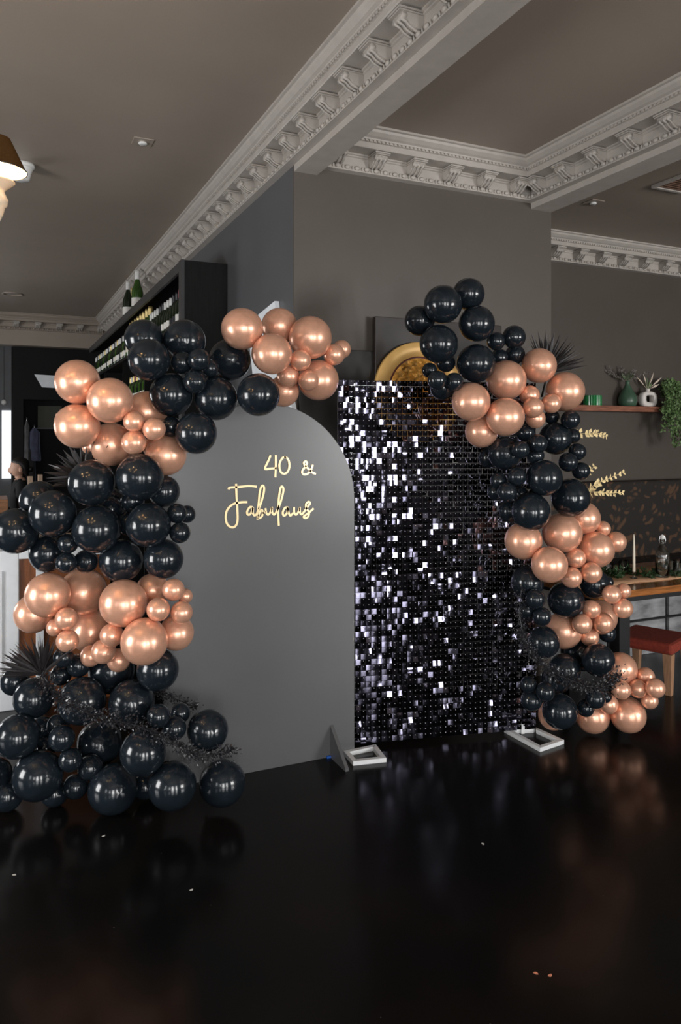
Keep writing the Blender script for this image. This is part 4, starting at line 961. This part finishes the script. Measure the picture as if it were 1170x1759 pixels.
for i in range(len(hair)-1):
    for k in range(NS): hf.append((i*NS+k, (i+1)*NS+k, (i+1)*NS+(k+1) % NS, i*NS+(k+1) % NS))
mb.add(hv, hf, 0, True).ball((0.118, 0, zh+0.0), (0.032,0.03,0.036), 12, 8)
mb.build('hair', 'hair_black', pr)
# things on the far wall and in the hatch
v = [onY(x, y, FARY-0.012) for x, y in ((59,643),(110,646),(118,668),(72,665))]
tag(MB().prism(v, (0, 0.011, 0)).build('slanted_plate', 'white_paint'), 'white slanted plate on the near black far wall', 'sign')  # plain white four-sided plate, flat against the far wall
a, b = onY(65, 697, 13.38), onY(106, 735, 13.38)
t = empty('menu_board', (a.x, 13.38, b.z)); tag(t, 'olive board hanging inside the dark hatch', 'board')
MB().box((0, 0, 0), (b.x-a.x, 0.018, a.z-b.z)).build('sheet', 'olive_board', t)
MB().box((-0.02, 0.004, -0.02), (b.x-a.x+0.02, 0.0199, 0)).build('bottom_rail', 'far_grey', t)
def coat(px0, px1, py0, py1, m, label, y=FARY-0.10):
    a = onY((px0+px1)/2, py0, y); b = onY((px0+px1)/2, py1, y); w_ = (onY(px1, py0, y).x-onY(px0, py0, y).x)/2; L = a.z-b.z
    t = empty('hanging_coat', (a.x, y, a.z)); tag(t, label, 'coat', 'coats hanging beside the hatch')
    mb = MB(); vs = []; fs = []; N = 18; rows = [(0,0.25,0.5),(0.06,0.45,0.7),(0.14,0.9,0.9),(0.4,0.85,1),(0.7,0.95,1),(0.95,1.05,1.1),(1,0.98,1)]
    for (q, ww, dd) in rows:
        for i in range(N):
            an = 2*math.pi*i/N; vs.append((w_*ww*math.cos(an)*(1+0.06*math.sin(5*an)), 0.05*dd*math.sin(an)+0.008*math.sin(4*an+q*3), -L*q))
    for i in range(len(rows)-1):
        for j in range(N): fs.append((i*N+j, i*N+(j+1) % N, (i+1)*N+(j+1) % N, (i+1)*N+j))
    fs += [list(range(N)), list(range((len(rows)-1)*N, len(rows)*N))[::-1]]
    mb.add(vs, fs, 0, True).build('cloth', m, t)
    MB().tube([(0,0.0,-0.01), (0,0.02,0.03), (0,0.06,0.045), (0,0.098,0.035)], 0.005, 6).build('hook', 'aluminium', t)
coat(48, 70, 735, 792, 'coat_blue', 'slate blue coat hanging beside the hatch')
coat(41, 51, 722, 800, 'coat_grey', 'narrow dark grey coat hanging beside the hatch')
coat(44, 62, 765, 842, 'black_cloth', 'black coat hanging low beside the hatch behind the person')
a, b = onY(3, 705, 14.55), onY(19, 822, 14.55)
struct('window_20', MB().box((a.x, 14.55, b.z), (b.x, 14.58, a.z)), 'frosted_daylight', label='narrow pale frosted window in the hall beyond')
v = onY(7, 691, 13.2); t = empty('globe_lamp', v); tag(t, 'small white globe lamp hanging in the far hall', 'lamp')
MB().ball((0,0,0), 0.045, 14, 10).build('globe', 'plastic_white', t)
MB().tube([(0,0,0.04),(0,0,H-v.z)], 0.004, 6).build('cord', 'black_metal', t)
# scraps on the floor
for i, (x, y, m, lb) in enumerate(((921,1672,'scrap_rose','rose coloured paper scrap on the floor beside its twin'),(945,1676,'scrap_rose','rose coloured paper scrap on the floor beside its twin'),(25,1503,'scrap_pale','pale paper scrap on the floor before the balloon pile'),(178,1436,'scrap_pale','pale torn scrap on the floor under the balloon pile'),(329,1529,'scrap_pale','thin pale thread scrap on the open floor'),(830,1450,'scrap_pale','pale scrap on the floor before the sequin panel'))):
    p = onZ(x, y, 0); rr = random.Random(i); ang = rr.uniform(0, 3)
    pts = [p+Vector((math.cos(ang+q)*r_, math.sin(ang+q)*r_, 0.0002)) for q, r_ in ((0,0.009),(1.3,0.005),(2.6,0.008),(3.9,0.005),(5.2,0.006))]
    tag(MB().prism(pts, (0,0,0.0012)).build('paper_scrap', m), lb, 'paper scrap', 'scraps on the floor')
